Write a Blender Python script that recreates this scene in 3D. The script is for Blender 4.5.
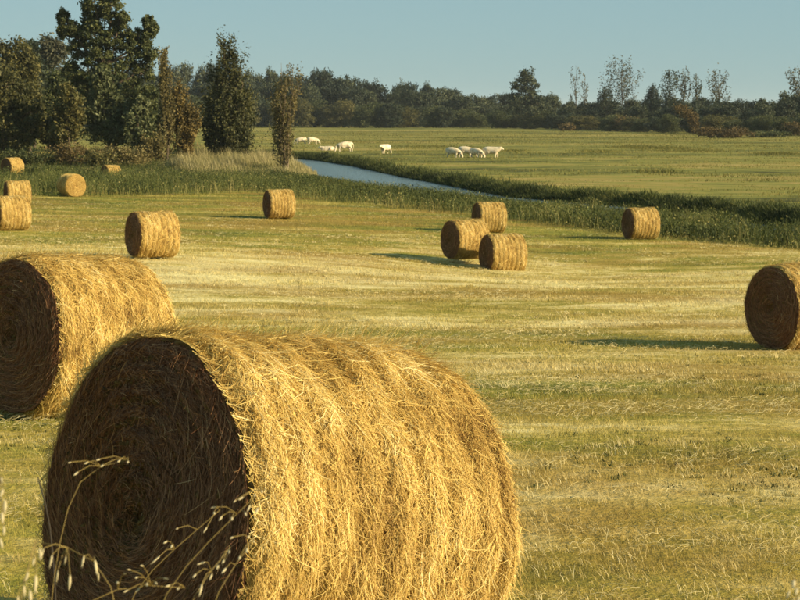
import bpy, math
import numpy as np
from mathutils import Vector, Matrix

R = math.radians
scene = bpy.context.scene
for o in list(bpy.data.objects):
    bpy.data.objects.remove(o)
COL = scene.collection

# ------------------------------------------------------------------ camera, sky, sun, exposure
CAMZ = 2.0
FPX = 1600.0                      # focal length in photograph pixels (800 wide)
PITCH = math.atan(188.0 / FPX)    # eye level lies on row 112
cam_d = bpy.data.cameras.new('camera')
cam = bpy.data.objects.new('camera', cam_d)
COL.objects.link(cam)
cam.location = (0, 0, CAMZ)
cam.rotation_euler = (math.pi / 2 - PITCH, 0, 0)
cam_d.sensor_width = 36.0
cam_d.lens = 36.0 * FPX / 800.0
cam_d.clip_start = 0.05
cam_d.clip_end = 20000
cam_d.dof.use_dof = True
cam_d.dof.focus_distance = 9.0
cam_d.dof.aperture_fstop = 16.0
scene.camera = cam

SUN_EL = R(22.5)
SUN_BEHIND = R(20)                # sun stands to the right, this far behind the camera
sun_vec = Vector((math.cos(SUN_BEHIND) * math.cos(SUN_EL), -math.sin(SUN_BEHIND) * math.cos(SUN_EL), math.sin(SUN_EL)))
world = bpy.data.worlds.new('World')
scene.world = world
world.use_nodes = True
wn = world.node_tree
wn.nodes.clear()
w_out = wn.nodes.new('ShaderNodeOutputWorld')
w_bg = wn.nodes.new('ShaderNodeBackground')
w_sky = wn.nodes.new('ShaderNodeTexSky')
w_sky.sky_type = 'NISHITA'
w_sky.sun_disc = False
w_sky.sun_elevation = SUN_EL
w_sky.sun_rotation = math.atan2(sun_vec.x, sun_vec.y)
w_sky.air_density = 1.0
w_sky.dust_density = 0.1
w_sky.ozone_density = 2.5
w_mix = wn.nodes.new('ShaderNodeMix')
w_mix.data_type = 'RGBA'
w_mix.blend_type = 'MULTIPLY'
w_mix.inputs[0].default_value = 1.0
w_mix.inputs[7].default_value = (0.94, 0.96, 1.0, 1)
wn.links.new(w_sky.outputs[0], w_mix.inputs[6])
w_veil = wn.nodes.new('ShaderNodeMix')
w_veil.data_type = 'RGBA'
w_veil.inputs[0].default_value = 0.78
w_veil.inputs[7].default_value = (2.95, 4.75, 5.1, 1)
wn.links.new(w_mix.outputs[2], w_veil.inputs[6])
wn.links.new(w_veil.outputs[2], w_bg.inputs['Color'])
wn.links.new(w_bg.outputs[0], w_out.inputs['Surface'])
w_bg.inputs['Strength'].default_value = 0.050

sun_d = bpy.data.lights.new('sun', 'SUN')
sun_d.energy = 5.0
sun_d.angle = R(0.5)
sun_d.color = (1.0, 0.82, 0.50)
sun = bpy.data.objects.new('sun', sun_d)
COL.objects.link(sun)
sun.rotation_euler = sun_vec.to_track_quat('Z', 'Y').to_euler()
sun.location = (40, -20, 30)

scene.view_settings.view_transform = 'Standard'
scene.view_settings.look = 'None'
scene.view_settings.gamma = 1.0
scene.view_settings.use_curve_mapping = False
scene.view_settings.exposure = 0.98
scene.cycles.max_bounces = 6
scene.cycles.transparent_max_bounces = 8

# ------------------------------------------------------------------ helpers
def ray(px, py):
    """direction in the world through a point of the photograph, with unit depth along the view axis"""
    a, b = (px - 400.0) / FPX, (300.0 - py) / FPX
    c, s = math.cos(PITCH), math.sin(PITCH)
    return np.array([a, c + b * s, -s + b * c])

def at_depth(px, py, d):
    return np.array([0, 0, CAMZ]) + ray(px, py) * d

def tag(o, label=None, cat=None, group=None, kind=None):
    if label: o['label'] = label
    if cat: o['category'] = cat
    if group: o['group'] = group
    if kind: o['kind'] = kind
    return o

def link(o, parent=None):
    COL.objects.link(o)
    if parent is not None:
        o.parent = parent
    return o

def empty(name, loc, rz=0.0):
    o = bpy.data.objects.new(name, None)
    o.empty_display_size = 0.2
    o.location = loc
    o.rotation_euler = (0, 0, rz)
    return link(o)

def make_mesh(name, verts, tris=None, quads=None, tint=None, mat=None, smooth=False):
    me = bpy.data.meshes.new(name)
    verts = np.ascontiguousarray(verts, dtype=np.float32)
    loops, starts, n0 = [], [], 0
    if quads is not None and len(quads):
        q = np.asarray(quads, dtype=np.int32)
        loops.append(q.ravel()); starts.append(np.arange(len(q), dtype=np.int32) * 4); n0 = q.size
    if tris is not None and len(tris):
        t = np.asarray(tris, dtype=np.int32)
        loops.append(t.ravel()); starts.append(np.arange(len(t), dtype=np.int32) * 3 + n0)
    loops = np.concatenate(loops); starts = np.concatenate(starts)
    me.vertices.add(len(verts)); me.vertices.foreach_set('co', verts.ravel())
    me.loops.add(len(loops)); me.loops.foreach_set('vertex_index', loops)
    me.polygons.add(len(starts)); me.polygons.foreach_set('loop_start', starts)
    me.update(calc_edges=True)
    if smooth:
        me.polygons.foreach_set('use_smooth', np.ones(len(starts), dtype=bool))
    if tint is not None:
        a = me.attributes.new('tint', 'FLOAT', 'POINT')
        a.data.foreach_set('value', np.ascontiguousarray(tint, dtype=np.float32))
    if mat: me.materials.append(mat)
    return me

def obj(name, me, parent=None):
    return link(bpy.data.objects.new(name, me), parent)

def unit(v):
    return v / np.maximum(np.linalg.norm(v, axis=-1, keepdims=True), 1e-9)

def ribbons(P, W, side, tint):
    """P (N,S,3) centre lines, W (N,S) widths, side (N,3) or (N,S,3); returns verts, quads, tint"""
    N, S, _ = P.shape
    if side.ndim == 2: side = side[:, None, :]
    off = side * (W[..., None] * 0.5)
    V = np.stack([P - off, P + off], axis=2).reshape(-1, 3)
    base = (np.arange(N)[:, None] * S + np.arange(S - 1)[None, :]) * 2
    Q = np.stack([base, base + 1, base + 3, base + 2], axis=-1).reshape(-1, 4)
    return V, Q, np.repeat(tint, S * 2)

def blades(P, h, w, lean, yaw, tint, bend=True):
    """bent grass blades rooted at P: a quad below and a triangle tip; lean (N,2) is the tip's offset"""
    N = len(P)
    side = np.stack([np.cos(yaw), np.sin(yaw), np.zeros(N)], 1)
    tip = P + np.concatenate([lean, h[:, None]], 1)
    if not bend:
        V = np.stack([P - side * w[:, None] * .5, P + side * w[:, None] * .5, tip], 1).reshape(-1, 3)
        T = np.arange(3 * N).reshape(N, 3)
        return V, T, None, np.repeat(tint, 3)
    mid = P + np.concatenate([lean * .3, h[:, None] * .58], 1)
    s1, s2 = side * w[:, None] * .5, side * w[:, None] * .42
    V = np.stack([P - s1, P + s1, mid + s2, mid - s2, tip], 1).reshape(-1, 3)
    b = np.arange(N) * 5
    return V, np.stack([b + 3, b + 2, b + 4], 1), np.stack([b, b + 1, b + 2, b + 3], 1), np.repeat(tint, 5)

class TubeSet:
    def __init__(s): s.v, s.q, s.t, s.n = [], [], [], 0
    def add(s, pts, rad, k=6):
        pts = np.asarray(pts, float); rad = np.asarray(rad, float)
        tan = unit(np.gradient(pts, axis=0))
        ref = np.array([0.31, 0.93, 0.19]) if abs(tan[0, 2]) > .7 else np.array([0, 0, 1.0])
        u = unit(np.cross(tan, ref)); v = np.cross(tan, u)
        a = np.linspace(0, 2 * np.pi, k, endpoint=False)
        ring = pts[:, None] + rad[:, None, None] * (np.cos(a)[None, :, None] * u[:, None] + np.sin(a)[None, :, None] * v[:, None])
        m = len(pts)
        i, j = np.meshgrid(np.arange(m - 1), np.arange(k), indexing='ij')
        j2 = (j + 1) % k
        q = np.stack([i * k + j, i * k + j2, (i + 1) * k + j2, (i + 1) * k + j], -1).reshape(-1, 4) + s.n
        s.v.append(ring.reshape(-1, 3)); s.q.append(q); s.n += m * k
    def mesh(s, name, mat):
        return make_mesh(name, np.concatenate(s.v), quads=np.concatenate(s.q), mat=mat, smooth=True)

def vnoise(x, y, seed=0):
    """smooth value noise on the plane, 0..1"""
    xi, yi = np.floor(x).astype(np.int64), np.floor(y).astype(np.int64)
    xf, yf = x - xi, y - yi
    def hsh(a, b):
        n = (a * 374761393 + b * 668265263 + seed * 1442695) & 0x7fffffff
        n = ((n ^ (n >> 13)) * 1274126177) & 0x7fffffff
        return ((n ^ (n >> 16)) & 0xffff) / 65535.0
    u, v = xf * xf * (3 - 2 * xf), yf * yf * (3 - 2 * yf)
    return (hsh(xi, yi) * (1 - u) + hsh(xi + 1, yi) * u) * (1 - v) + (hsh(xi, yi + 1) * (1 - u) + hsh(xi + 1, yi + 1) * u) * v

# ------------------------------------------------------------------ materials
def new_mat(name, rough=0.85, spec=0.2):
    m = bpy.data.materials.new(name)
    m.use_nodes = True
    nt = m.node_tree
    b = nt.nodes['Principled BSDF']
    b.inputs['Roughness'].default_value = rough
    b.inputs['Specular IOR Level'].default_value = spec
    return m, nt, b

def ramp(nt, fac, stops, interp='LINEAR'):
    r = nt.nodes.new('ShaderNodeValToRGB')
    r.color_ramp.interpolation = interp
    while len(r.color_ramp.elements) > 1:
        r.color_ramp.elements.remove(r.color_ramp.elements[-1])
    r.color_ramp.elements[0].position = stops[0][0]
    r.color_ramp.elements[0].color = (*stops[0][1], 1)
    for p, c in stops[1:]:
        e = r.color_ramp.elements.new(p); e.color = (*c, 1)
    nt.links.new(fac, r.inputs[0])
    return r.outputs[0]

def noise(nt, vec, scale, detail=3.0, rough=0.55):
    n = nt.nodes.new('ShaderNodeTexNoise')
    n.inputs['Scale'].default_value = scale
    n.inputs['Detail'].default_value = detail
    n.inputs['Roughness'].default_value = rough
    if vec is not None: nt.links.new(vec, n.inputs['Vector'])
    return n.outputs['Fac']

def mapping(nt, vec, scale=(1, 1, 1), rot=(0, 0, 0), loc=(0, 0, 0)):
    m = nt.nodes.new('ShaderNodeMapping')
    m.inputs['Scale'].default_value = scale
    m.inputs['Rotation'].default_value = rot
    m.inputs['Location'].default_value = loc
    nt.links.new(vec, m.inputs['Vector'])
    return m.outputs[0]

def math_node(nt, op, a, b=None, c=None, clamp=False):
    n = nt.nodes.new('ShaderNodeMath'); n.operation = op; n.use_clamp = clamp
    for i, v in enumerate((a, b, c)):
        if v is None: continue
        if isinstance(v, (int, float)): n.inputs[i].default_value = v
        else: nt.links.new(v, n.inputs[i])
    return n.outputs[0]

def mixc(nt, fac, a, b, mode='MIX'):
    n = nt.nodes.new('ShaderNodeMix'); n.data_type = 'RGBA'; n.blend_type = mode
    if isinstance(fac, (int, float)): n.inputs[0].default_value = fac
    else: nt.links.new(fac, n.inputs[0])
    for i, v in ((6, a), (7, b)):
        if isinstance(v, tuple): n.inputs[i].default_value = (*v, 1)
        else: nt.links.new(v, n.inputs[i])
    return n.outputs[2]

def attr(nt, name='tint'):
    n = nt.nodes.new('ShaderNodeAttribute'); n.attribute_name = name
    return n.outputs['Fac']

def position(nt):
    return nt.nodes.new('ShaderNodeNewGeometry').outputs['Position']

def bump(nt, bsdf, height, strength, dist):
    b = nt.nodes.new('ShaderNodeBump')
    b.inputs['Strength'].default_value = strength
    b.inputs['Distance'].default_value = dist
    nt.links.new(height, b.inputs['Height'])
    nt.links.new(b.outputs[0], bsdf.inputs['Normal'])

def sheer(m, nt, b, colour, amount):
    """thin leaves and straw let some sun through"""
    tr = nt.nodes.new('ShaderNodeBsdfTranslucent')
    nt.links.new(colour, tr.inputs['Color'])
    mx = nt.nodes.new('ShaderNodeMixShader'); mx.inputs[0].default_value = amount
    nt.links.new(b.outputs[0], mx.inputs[1]); nt.links.new(tr.outputs[0], mx.inputs[2])
    nt.links.new(mx.outputs[0], nt.nodes['Material Output'].inputs['Surface'])

def field_colour(nt):
    """mown rows: green aftermath, olive-brown stubble and pale straw lying in bands across the field"""
    pos = position(nt)
    wob = noise(nt, mapping(nt, pos, (.05, .05, .05)), 1.0, 2)
    warp = nt.nodes.new('ShaderNodeVectorMath'); warp.operation = 'MULTIPLY_ADD'
    comb = nt.nodes.new('ShaderNodeCombineXYZ'); nt.links.new(wob, comb.inputs['Y'])
    nt.links.new(comb.outputs[0], warp.inputs[0]); warp.inputs[1].default_value = (0, 9, 0)
    nt.links.new(pos, warp.inputs[2])
    rows = noise(nt, mapping(nt, warp.outputs[0], (.085, .27, .1), (0, 0, R(4))), 1.0, 4.0, .66)
    mid = noise(nt, mapping(nt, warp.outputs[0], (.45, .85, .5), (0, 0, R(12)), (3.1, 7.7, 0)), 1.0, 4, .62)
    fine = noise(nt, mapping(nt, pos, (3.2, 5.0, 3)), 1.0, 4, .68)
    big = noise(nt, mapping(nt, pos, (.16, .30, .2), (0, 0, R(-8)), (4.2, 1.1, 0)), 1.0, 4, .6)
    f = math_node(nt, 'MULTIPLY_ADD', rows, 1.10, -.06)
    f = math_node(nt, 'MULTIPLY_ADD', math_node(nt, 'SUBTRACT', mid, .5), .62, f)
    f = math_node(nt, 'MULTIPLY_ADD', math_node(nt, 'SUBTRACT', fine, .5), .50, f)
    sep = nt.nodes.new('ShaderNodeSeparateXYZ'); nt.links.new(warp.outputs[0], sep.inputs[0])
    # straw thickest on the slope of the field, greener towards the damp ground by the river
    zone = nt.nodes.new('ShaderNodeFloatCurve')
    cv = zone.mapping.curves[0]
    for k_, (yy, vv) in enumerate(((0, .52), (16, .51), (26, .53), (36, .66), (47, .63), (58, .49), (72, .41), (100, .38))):
        if k_ == 0: cv.points[0].location = (yy / 100, vv)
        elif k_ == 1: cv.points[1].location = (yy / 100, vv)
        else: cv.points.new(yy / 100, vv)
    zone.mapping.update()
    nt.links.new(math_node(nt, 'MULTIPLY_ADD', sep.outputs['Y'], .01, -.045, clamp=True), zone.inputs['Value'])
    f = math_node(nt, 'ADD', f, math_node(nt, 'SUBTRACT', zone.outputs[0], .5))
    col = ramp(nt, f, [(.22, (.105, .120, .020)), (.38, (.212, .210, .036)), (.49, (.318, .258, .055)),
                       (.58, (.49, .395, .135)), (.72, (.70, .605, .31))])
    brown = ramp(nt, big, [(.42, (0, 0, 0)), (.62, (1, 1, 1))])
    red = mixc(nt, math_node(nt, 'MULTIPLY', brown, .66), col, (.29, .175, .045))
    return red, fine

def M_field():
    m, nt, b = new_mat('mown_field_ground', .95, .1)
    c, fine = field_colour(nt)
    speck = noise(nt, mapping(nt, position(nt), (14, 14, 14)), 1.0, 3, .7)
    c2 = mixc(nt, 1.0, c, ramp(nt, speck, [(.3, (.42, .42, .42)), (.7, (1.1, 1.1, 1.05))]), 'MULTIPLY')
    nt.links.new(c2, b.inputs['Base Color'])
    bump(nt, b, speck, .6, .05)
    return m

def M_field_grass():
    m, nt, b = new_mat('mown_grass_blade', .8, .25)
    c, fine = field_colour(nt)
    t = attr(nt)
    own = ramp(nt, t, [(0, (.10, .10, .018)), (.4, (.285, .235, .05)), (.75, (.54, .43, .15)), (1, (.74, .64, .34))])
    c2 = mixc(nt, .34, c, own)
    nt.links.new(c2, b.inputs['Base Color'])
    sheer(m, nt, b, c2, .25)
    return m

def M_ramp(name, stops, rough=.8, spec=.2, sheer_amt=0, objrand=0.0, nscale=None):
    m, nt, b = new_mat(name, rough, spec)
    t = attr(nt)
    if nscale:
        n = noise(nt, mapping(nt, position(nt), nscale), 1.0, 3)
        t = math_node(nt, 'ADD', t, math_node(nt, 'MULTIPLY_ADD', n, 1.3, -.68))
    if objrand:
        r = nt.nodes.new('ShaderNodeObjectInfo').outputs['Random']
        t = math_node(nt, 'ADD', t, math_node(nt, 'MULTIPLY_ADD', r, objrand, -objrand * .5))
    c = ramp(nt, t, stops)
    nt.links.new(c, b.inputs['Base Color'])
    if sheer_amt: sheer(m, nt, b, c, sheer_amt)
    return m

STRAW = [(0, (.20, .11, .028)), (.3, (.44, .285, .078)), (.6, (.66, .48, .145)), (.85, (.78, .61, .24)), (1, (.87, .76, .42))]
mat_straw = M_ramp('straw_strands', STRAW, .6, .3, .25)

mat_straw_shaded = M_ramp('shaded_end_straw', [(0, (.10, .042, .022)), (.4, (.225, .108, .052)), (.75, (.38, .205, .095)), (1, (.64, .45, .23))], .7, .2, .08)  # straw darkened and reddened: shade of the bale ends painted into the colour
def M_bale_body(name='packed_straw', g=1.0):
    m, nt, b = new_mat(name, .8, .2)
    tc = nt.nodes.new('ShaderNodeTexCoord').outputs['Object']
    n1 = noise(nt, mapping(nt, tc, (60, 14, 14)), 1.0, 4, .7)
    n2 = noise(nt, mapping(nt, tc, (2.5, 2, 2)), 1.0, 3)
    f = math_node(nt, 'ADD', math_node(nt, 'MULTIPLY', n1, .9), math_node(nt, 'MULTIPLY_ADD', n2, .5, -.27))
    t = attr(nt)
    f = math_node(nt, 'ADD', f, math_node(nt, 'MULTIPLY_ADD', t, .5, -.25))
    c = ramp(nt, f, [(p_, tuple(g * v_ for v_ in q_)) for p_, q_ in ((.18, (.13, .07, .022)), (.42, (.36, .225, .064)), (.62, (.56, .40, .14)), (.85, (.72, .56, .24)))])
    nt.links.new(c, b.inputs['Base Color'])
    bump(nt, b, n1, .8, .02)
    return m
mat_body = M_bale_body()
mat_body_shaded = M_bale_body('packed_straw_shaded', .36)  # same packed straw dimmed, painting shade onto the end faces

def M_bark(name, col):
    m, nt, b = new_mat(name, .9, .1)
    n = noise(nt, mapping(nt, position(nt), (3, 3, .8)), 1.0, 4)
    c = ramp(nt, n, [(.3, tuple(x * .55 for x in col)), (.7, col)])
    nt.links.new(c, b.inputs['Base Color'])
    return m
mat_bark = M_bark('bark', (.11, .085, .06))
mat_bark_pale = M_bark('pale_bark', (.22, .17, .12))

def leafmat(name, dark, mid, light, rand=.35, sh=.3):
    return M_ramp(name, [(0, dark), (.5, mid), (1, light)], .65, .3, sh, rand)
mat_leaf_dark = leafmat('dark_leaves', (.022, .032, .012), (.058, .072, .024), (.14, .145, .052))
mat_leaf_olive = leafmat('olive_leaves', (.034, .038, .013), (.086, .084, .026), (.18, .155, .052))
mat_leaf_gold = leafmat('golden_brown_leaves', (.070, .052, .015), (.165, .120, .035), (.27, .20, .07))
mat_leaf_bronze = leafmat('bronze_leaves', (.058, .052, .018), (.140, .115, .040), (.24, .195, .08))
mat_leaf_poplar = leafmat('poplar_leaves', (.028, .034, .012), (.072, .074, .024), (.16, .145, .05))
mat_leaf_brown = leafmat('brownish_leaves', (.050, .036, .012), (.115, .078, .026), (.19, .14, .055))
mat_leaf_pale = leafmat('pale_leaves', (.045, .055, .022), (.10, .115, .05), (.19, .20, .10))
mat_leaf_far = leafmat('far_woodland_leaves', (.012, .022, .014), (.030, .044, .024), (.078, .088, .042), .9, .2)
mat_leaf_grey = leafmat('grey_green_leaves', (.045, .05, .028), (.085, .085, .05), (.13, .125, .08))

mat_weed = M_ramp('bank_weeds', [(0, (.022, .032, .008)), (.4, (.070, .088, .022)), (.75, (.165, .165, .045)), (1, (.30, .25, .10))], .7, .25, .25, 0, (.25, .25, .25))
mat_reed = M_ramp('dry_reeds', [(0, (.09, .09, .03)), (.4, (.22, .20, .078)), (.8, (.40, .34, .17)), (1, (.52, .45, .28))], .75, .2, .25)
mat_tuft = M_ramp('rough_meadow_grass', [(0, (.042, .043, .013)), (.4, (.135, .132, .030)), (.75, (.25, .212, .060)), (1, (.38, .29, .11))], .8, .2, .2, 0, (.02, .09, .05))

# ------------------------------------------------------------------ bales measured off the photograph
BD, BW = 1.35, 1.17               # diameter and length of a round bale
# name key: (face centre x, y, face height in px, axis heading in degrees from straight ahead, downward tilt of the axis, roll)
BALES = {
    'near':   (114, 526, 395, 49, 9.5),
    'left':   (8, 338, 164, 40, 5.0),
    'right':  (772, 309, 88, 64, 0.0),
    'midl':   (133, 235, 47, 59, 1.5),
    'lone':   (267, 204.5, 29, 68, 0.5),
    'tripl':  (450, 240, 40, 62, 1.0),
    'tripf':  (486, 254.5, 41, 71, 1.5),
    'tripb':  (476, 217.5, 31, 74, 2.0),
    'bank':   (628, 224, 32, 74, 0.5),
    'edgef':  (-4, 214, 35, 58, 0.5),
    'edgeb':  (6, 194, 26, 66, 0.5),
    'round':  (76, 186, 23, -38, 0.0),
    'weeds':  (104, 173.5, 17, 50, 3.0),
    'shade':  (6, 167, 18, 38, 0.0),
}
def bale_frame(k):
    x, y, h, head, tilt = BALES[k]
    d = FPX * BD / h
    face = at_depth(x, y, d)
    ax = np.array([math.sin(R(head)) * math.cos(R(tilt)), math.cos(R(head)) * math.cos(R(tilt)), -math.sin(R(tilt))])
    return face + ax * BW / 2, ax, d

# ------------------------------------------------------------------ the lie of the land
_py = np.array([-400, -50, 0, 5, 9, 13, 18, 24.5, 35, 46, 54, 62, 70, 100, 160, 6000.0])
_pz = np.array([-1.2, -1.6, -1.85, -2.10, -2.30, -2.58, -3.05, -3.62, -4.15, -4.55, -4.95, -5.18, -5.3, -5.38, -5.45, -5.5])
_ty = np.arange(-400, 6000, 1.0)
_tz = np.interp(_ty, _py, _pz)
_k = np.exp(-np.linspace(-2, 2, 13) ** 2); _k /= _k.sum()
_tz2 = np.convolve(np.pad(_tz, 6, mode='edge'), _k, mode='valid')
WATER_Z = CAMZ - 6.1
MEADOW_DROP = 5.6
_edge = np.array([(260, -60), (120, -25), (70, 5), (45, 28), (30, 58), (20.9, 83.4), (18.5, 92), (14.4, 104), (7.9, 115.5), (4.15, 133), (0, 152.5), (-5.6, 183), (-10.5, 203), (-18, 220), (-35, 235), (-80, 250), (-220, 262), (-900, 300)], float)
def river_s(x, y):
    """signed distance to the far water edge line; positive on the meadow side"""
    x, y = np.asarray(x, float), np.asarray(y, float)
    best = np.full(x.shape, 1e9); sgn = np.ones(x.shape)
    for a, b in zip(_edge[:-1], _edge[1:]):
        ab = b - a
        t = np.clip(((x - a[0]) * ab[0] + (y - a[1]) * ab[1]) / (ab @ ab), 0, 1)
        dx, dy = x - a[0] - t * ab[0], y - a[1] - t * ab[1]
        dd = np.hypot(dx, dy)
        s = np.where(ab[0] * (y - a[1]) - ab[1] * (x - a[0]) > 0, -1.0, 1.0)
        m = dd < best
        best = np.where(m, dd, best); sgn = np.where(m, s, sgn)
    return best * sgn
RIVER_W = 5.6
HAZE = 0.00007
def rw(y):
    return np.interp(y, [108, 150], [5.6, 8.2])
def field_base(x, y):
    x, y = np.asarray(x, float), np.asarray(y, float)
    z = np.interp(y, _ty, _tz2)
    win = np.clip((y - 25) / 30, 0, 1) * np.clip((125 - y) / 35, 0, 1)
    return z + np.clip(-x, -6, 22) * .03 * win
_bc, _bw = [], []
for k in BALES:
    c, ax, d = bale_frame(k)
    _bc.append((c[0], c[1], (c[2] - CAMZ) - BD / 2 + .03, 3.2 + d * .05))
_bc = np.array(_bc)
_res = _bc[:, 2] - field_base(_bc[:, 0], _bc[:, 1])
_G = np.exp(-((_bc[:, 0][:, None] - _bc[:, 0][None]) ** 2 + (_bc[:, 1][:, None] - _bc[:, 1][None]) ** 2) / (2 * _bc[:, 3][None] ** 2))
_bw = np.linalg.solve(_G + .15 * np.eye(len(_bc)), _res)
print('ground residuals', dict(zip(BALES, np.round(_res, 2))))
def gz(x, y):
    x, y = np.asarray(x, float), np.asarray(y, float)
    z = field_base(x, y)
    for (bx, by, _, sg), w in zip(_bc, _bw):
        z = z + w * np.exp(-((x - bx) ** 2 + (y - by) ** 2) / (2 * sg * sg))
    s = river_s(x, y)
    mead = -MEADOW_DROP + .12 * (vnoise(x * .08, y * .08, 5) - .5)
    bank_n = np.clip((-s - rw(y) + .8) / 7.5, 0, 1)         # field-side bank
    bank_f = np.clip(s / 1.4 + .1, 0, 1)                 # meadow-side bank
    bed = -6.75
    zl = np.where(s < -rw(y) + .8, -6.2 + (z + 6.2) * bank_n ** .8, bed)
    zr = bed + (mead - bed) * np.sqrt(bank_f)
    z = np.where(s < -RIVER_W / 2, zl, zr)
    return CAMZ + z
def on_ground(px, py):
    r = ray(px, py)
    d = np.concatenate([np.arange(1, 60, .05), np.arange(60, 1500, .25)])
    p = np.array([0, 0, CAMZ]) + r[None] * d[:, None]
    under = p[:, 2] < gz(p[:, 0], p[:, 1])
    i = int(np.argmax(under)) if under.any() else len(d) - 1
    return p[i]
def ground_at(px, d):
    x = (px - 400) / FPX * d
    y = d * math.cos(PITCH) - 0.0
    y = d
    return np.array([x, y, float(gz(x, y))])

# ground sheet: a rectangular net, fine where the view falls on it
def coords(lo, hi, step, far, n):
    core = np.arange(lo, hi + 1e-6, step)
    out = np.geomspace(1, far / 40.0 + 1, n)[1:] - 1
    return np.concatenate([(lo - out * 40)[::-1], core, hi + out * 40])
gx = coords(-60, 60, .8, 5000, 26)
gy = np.concatenate([coords(-10, 30, .5, 1200, 14)[:-13], np.arange(31, 250, .9), 250 + (np.geomspace(1, 160, 40)[1:] - 1) * 40])
GX, GY = np.meshgrid(gx, gy, indexing='ij')
GZ = gz(GX, GY)
# low lumps of the mown turf
GZ = GZ + (vnoise(GX * .7, GY * 1.1, 3) - .5) * .05 * (np.hypot(GX, GY) < 120)
nx, ny = len(gx), len(gy)
ii, jj = np.meshgrid(np.arange(nx - 1), np.arange(ny - 1), indexing='ij')
GQ = np.stack([ii * ny + jj, (ii + 1) * ny + jj, (ii + 1) * ny + jj + 1, ii * ny + jj + 1], -1).reshape(-1, 4)
mead_mask = np.clip(river_s(GX, GY) / 1.5, 0, 1)

def M_ground():
    m, nt, b = new_mat('field_and_meadow_ground', .95, .1)
    c, fine = field_colour(nt)
    pos = position(nt)
    speck = noise(nt, mapping(nt, pos, (14, 14, 14)), 1.0, 3, .7)
    c = mixc(nt, 1.0, c, ramp(nt, speck, [(.3, (.66, .66, .64)), (.7, (1.12, 1.12, 1.08))]), 'MULTIPLY')
    n1 = noise(nt, mapping(nt, pos, (.014, .055, .05), (0, 0, R(3))), 1.0, 6, .68)
    n2 = noise(nt, mapping(nt, pos, (.22, .5, .5)), 1.0, 4, .65)
    f = math_node(nt, 'MULTIPLY_ADD', math_node(nt, 'SUBTRACT', n2, .5), .8, n1)
    mc = ramp(nt, f, [(.30, (.046, .048, .015)), (.42, (.122, .126, .028)), (.53, (.205, .195, .046)), (.62, (.25, .19, .054)), (.72, (.35, .28, .11))])
    c = mixc(nt, attr(nt), c, mc)
    nt.links.new(c, b.inputs['Base Color'])
    bump(nt, b, speck, .5, .05)
    return m
ground = obj('ground', make_mesh('ground', np.stack([GX, GY, GZ], -1).reshape(-1, 3), quads=GQ, tint=mead_mask.ravel(), mat=M_ground(), smooth=True))
tag(ground, 'mown hayfield sloping down to a river with rough pasture beyond it', 'ground', kind='structure')

# the river's water
def M_water():
    m, nt, b = new_mat('river_water', .14, .5)
    b.inputs['Base Color'].default_value = (.09, .13, .15, 1)
    b.inputs['IOR'].default_value = 1.33
    n = noise(nt, mapping(nt, position(nt), (2.4, 3.4, 1)), 1.0, 3)
    bump(nt, b, n, 1.0, .16)
    return m
wv, wq = [], []
_t = unit(np.gradient(_edge, axis=0)); _n = np.stack([_t[:, 1], -_t[:, 0]], 1)
if river_s(*( _edge[8] + _n[8])) > 0: _n = -_n
for p, n in zip(_edge, _n):
    wv += [(*(p - n * 2.5), WATER_Z), (*(p + n * (RIVER_W + 6.0)), WATER_Z)]
for i in range(len(_edge) - 1):
    wq.append((2 * i, 2 * i + 1, 2 * i + 3, 2 * i + 2))
river = obj('river', make_mesh('river', np.array(wv), quads=np.array(wq), mat=M_water()))
tag(river, 'narrow pale blue river winding between hayfield and pasture', 'river', kind='structure')

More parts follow.
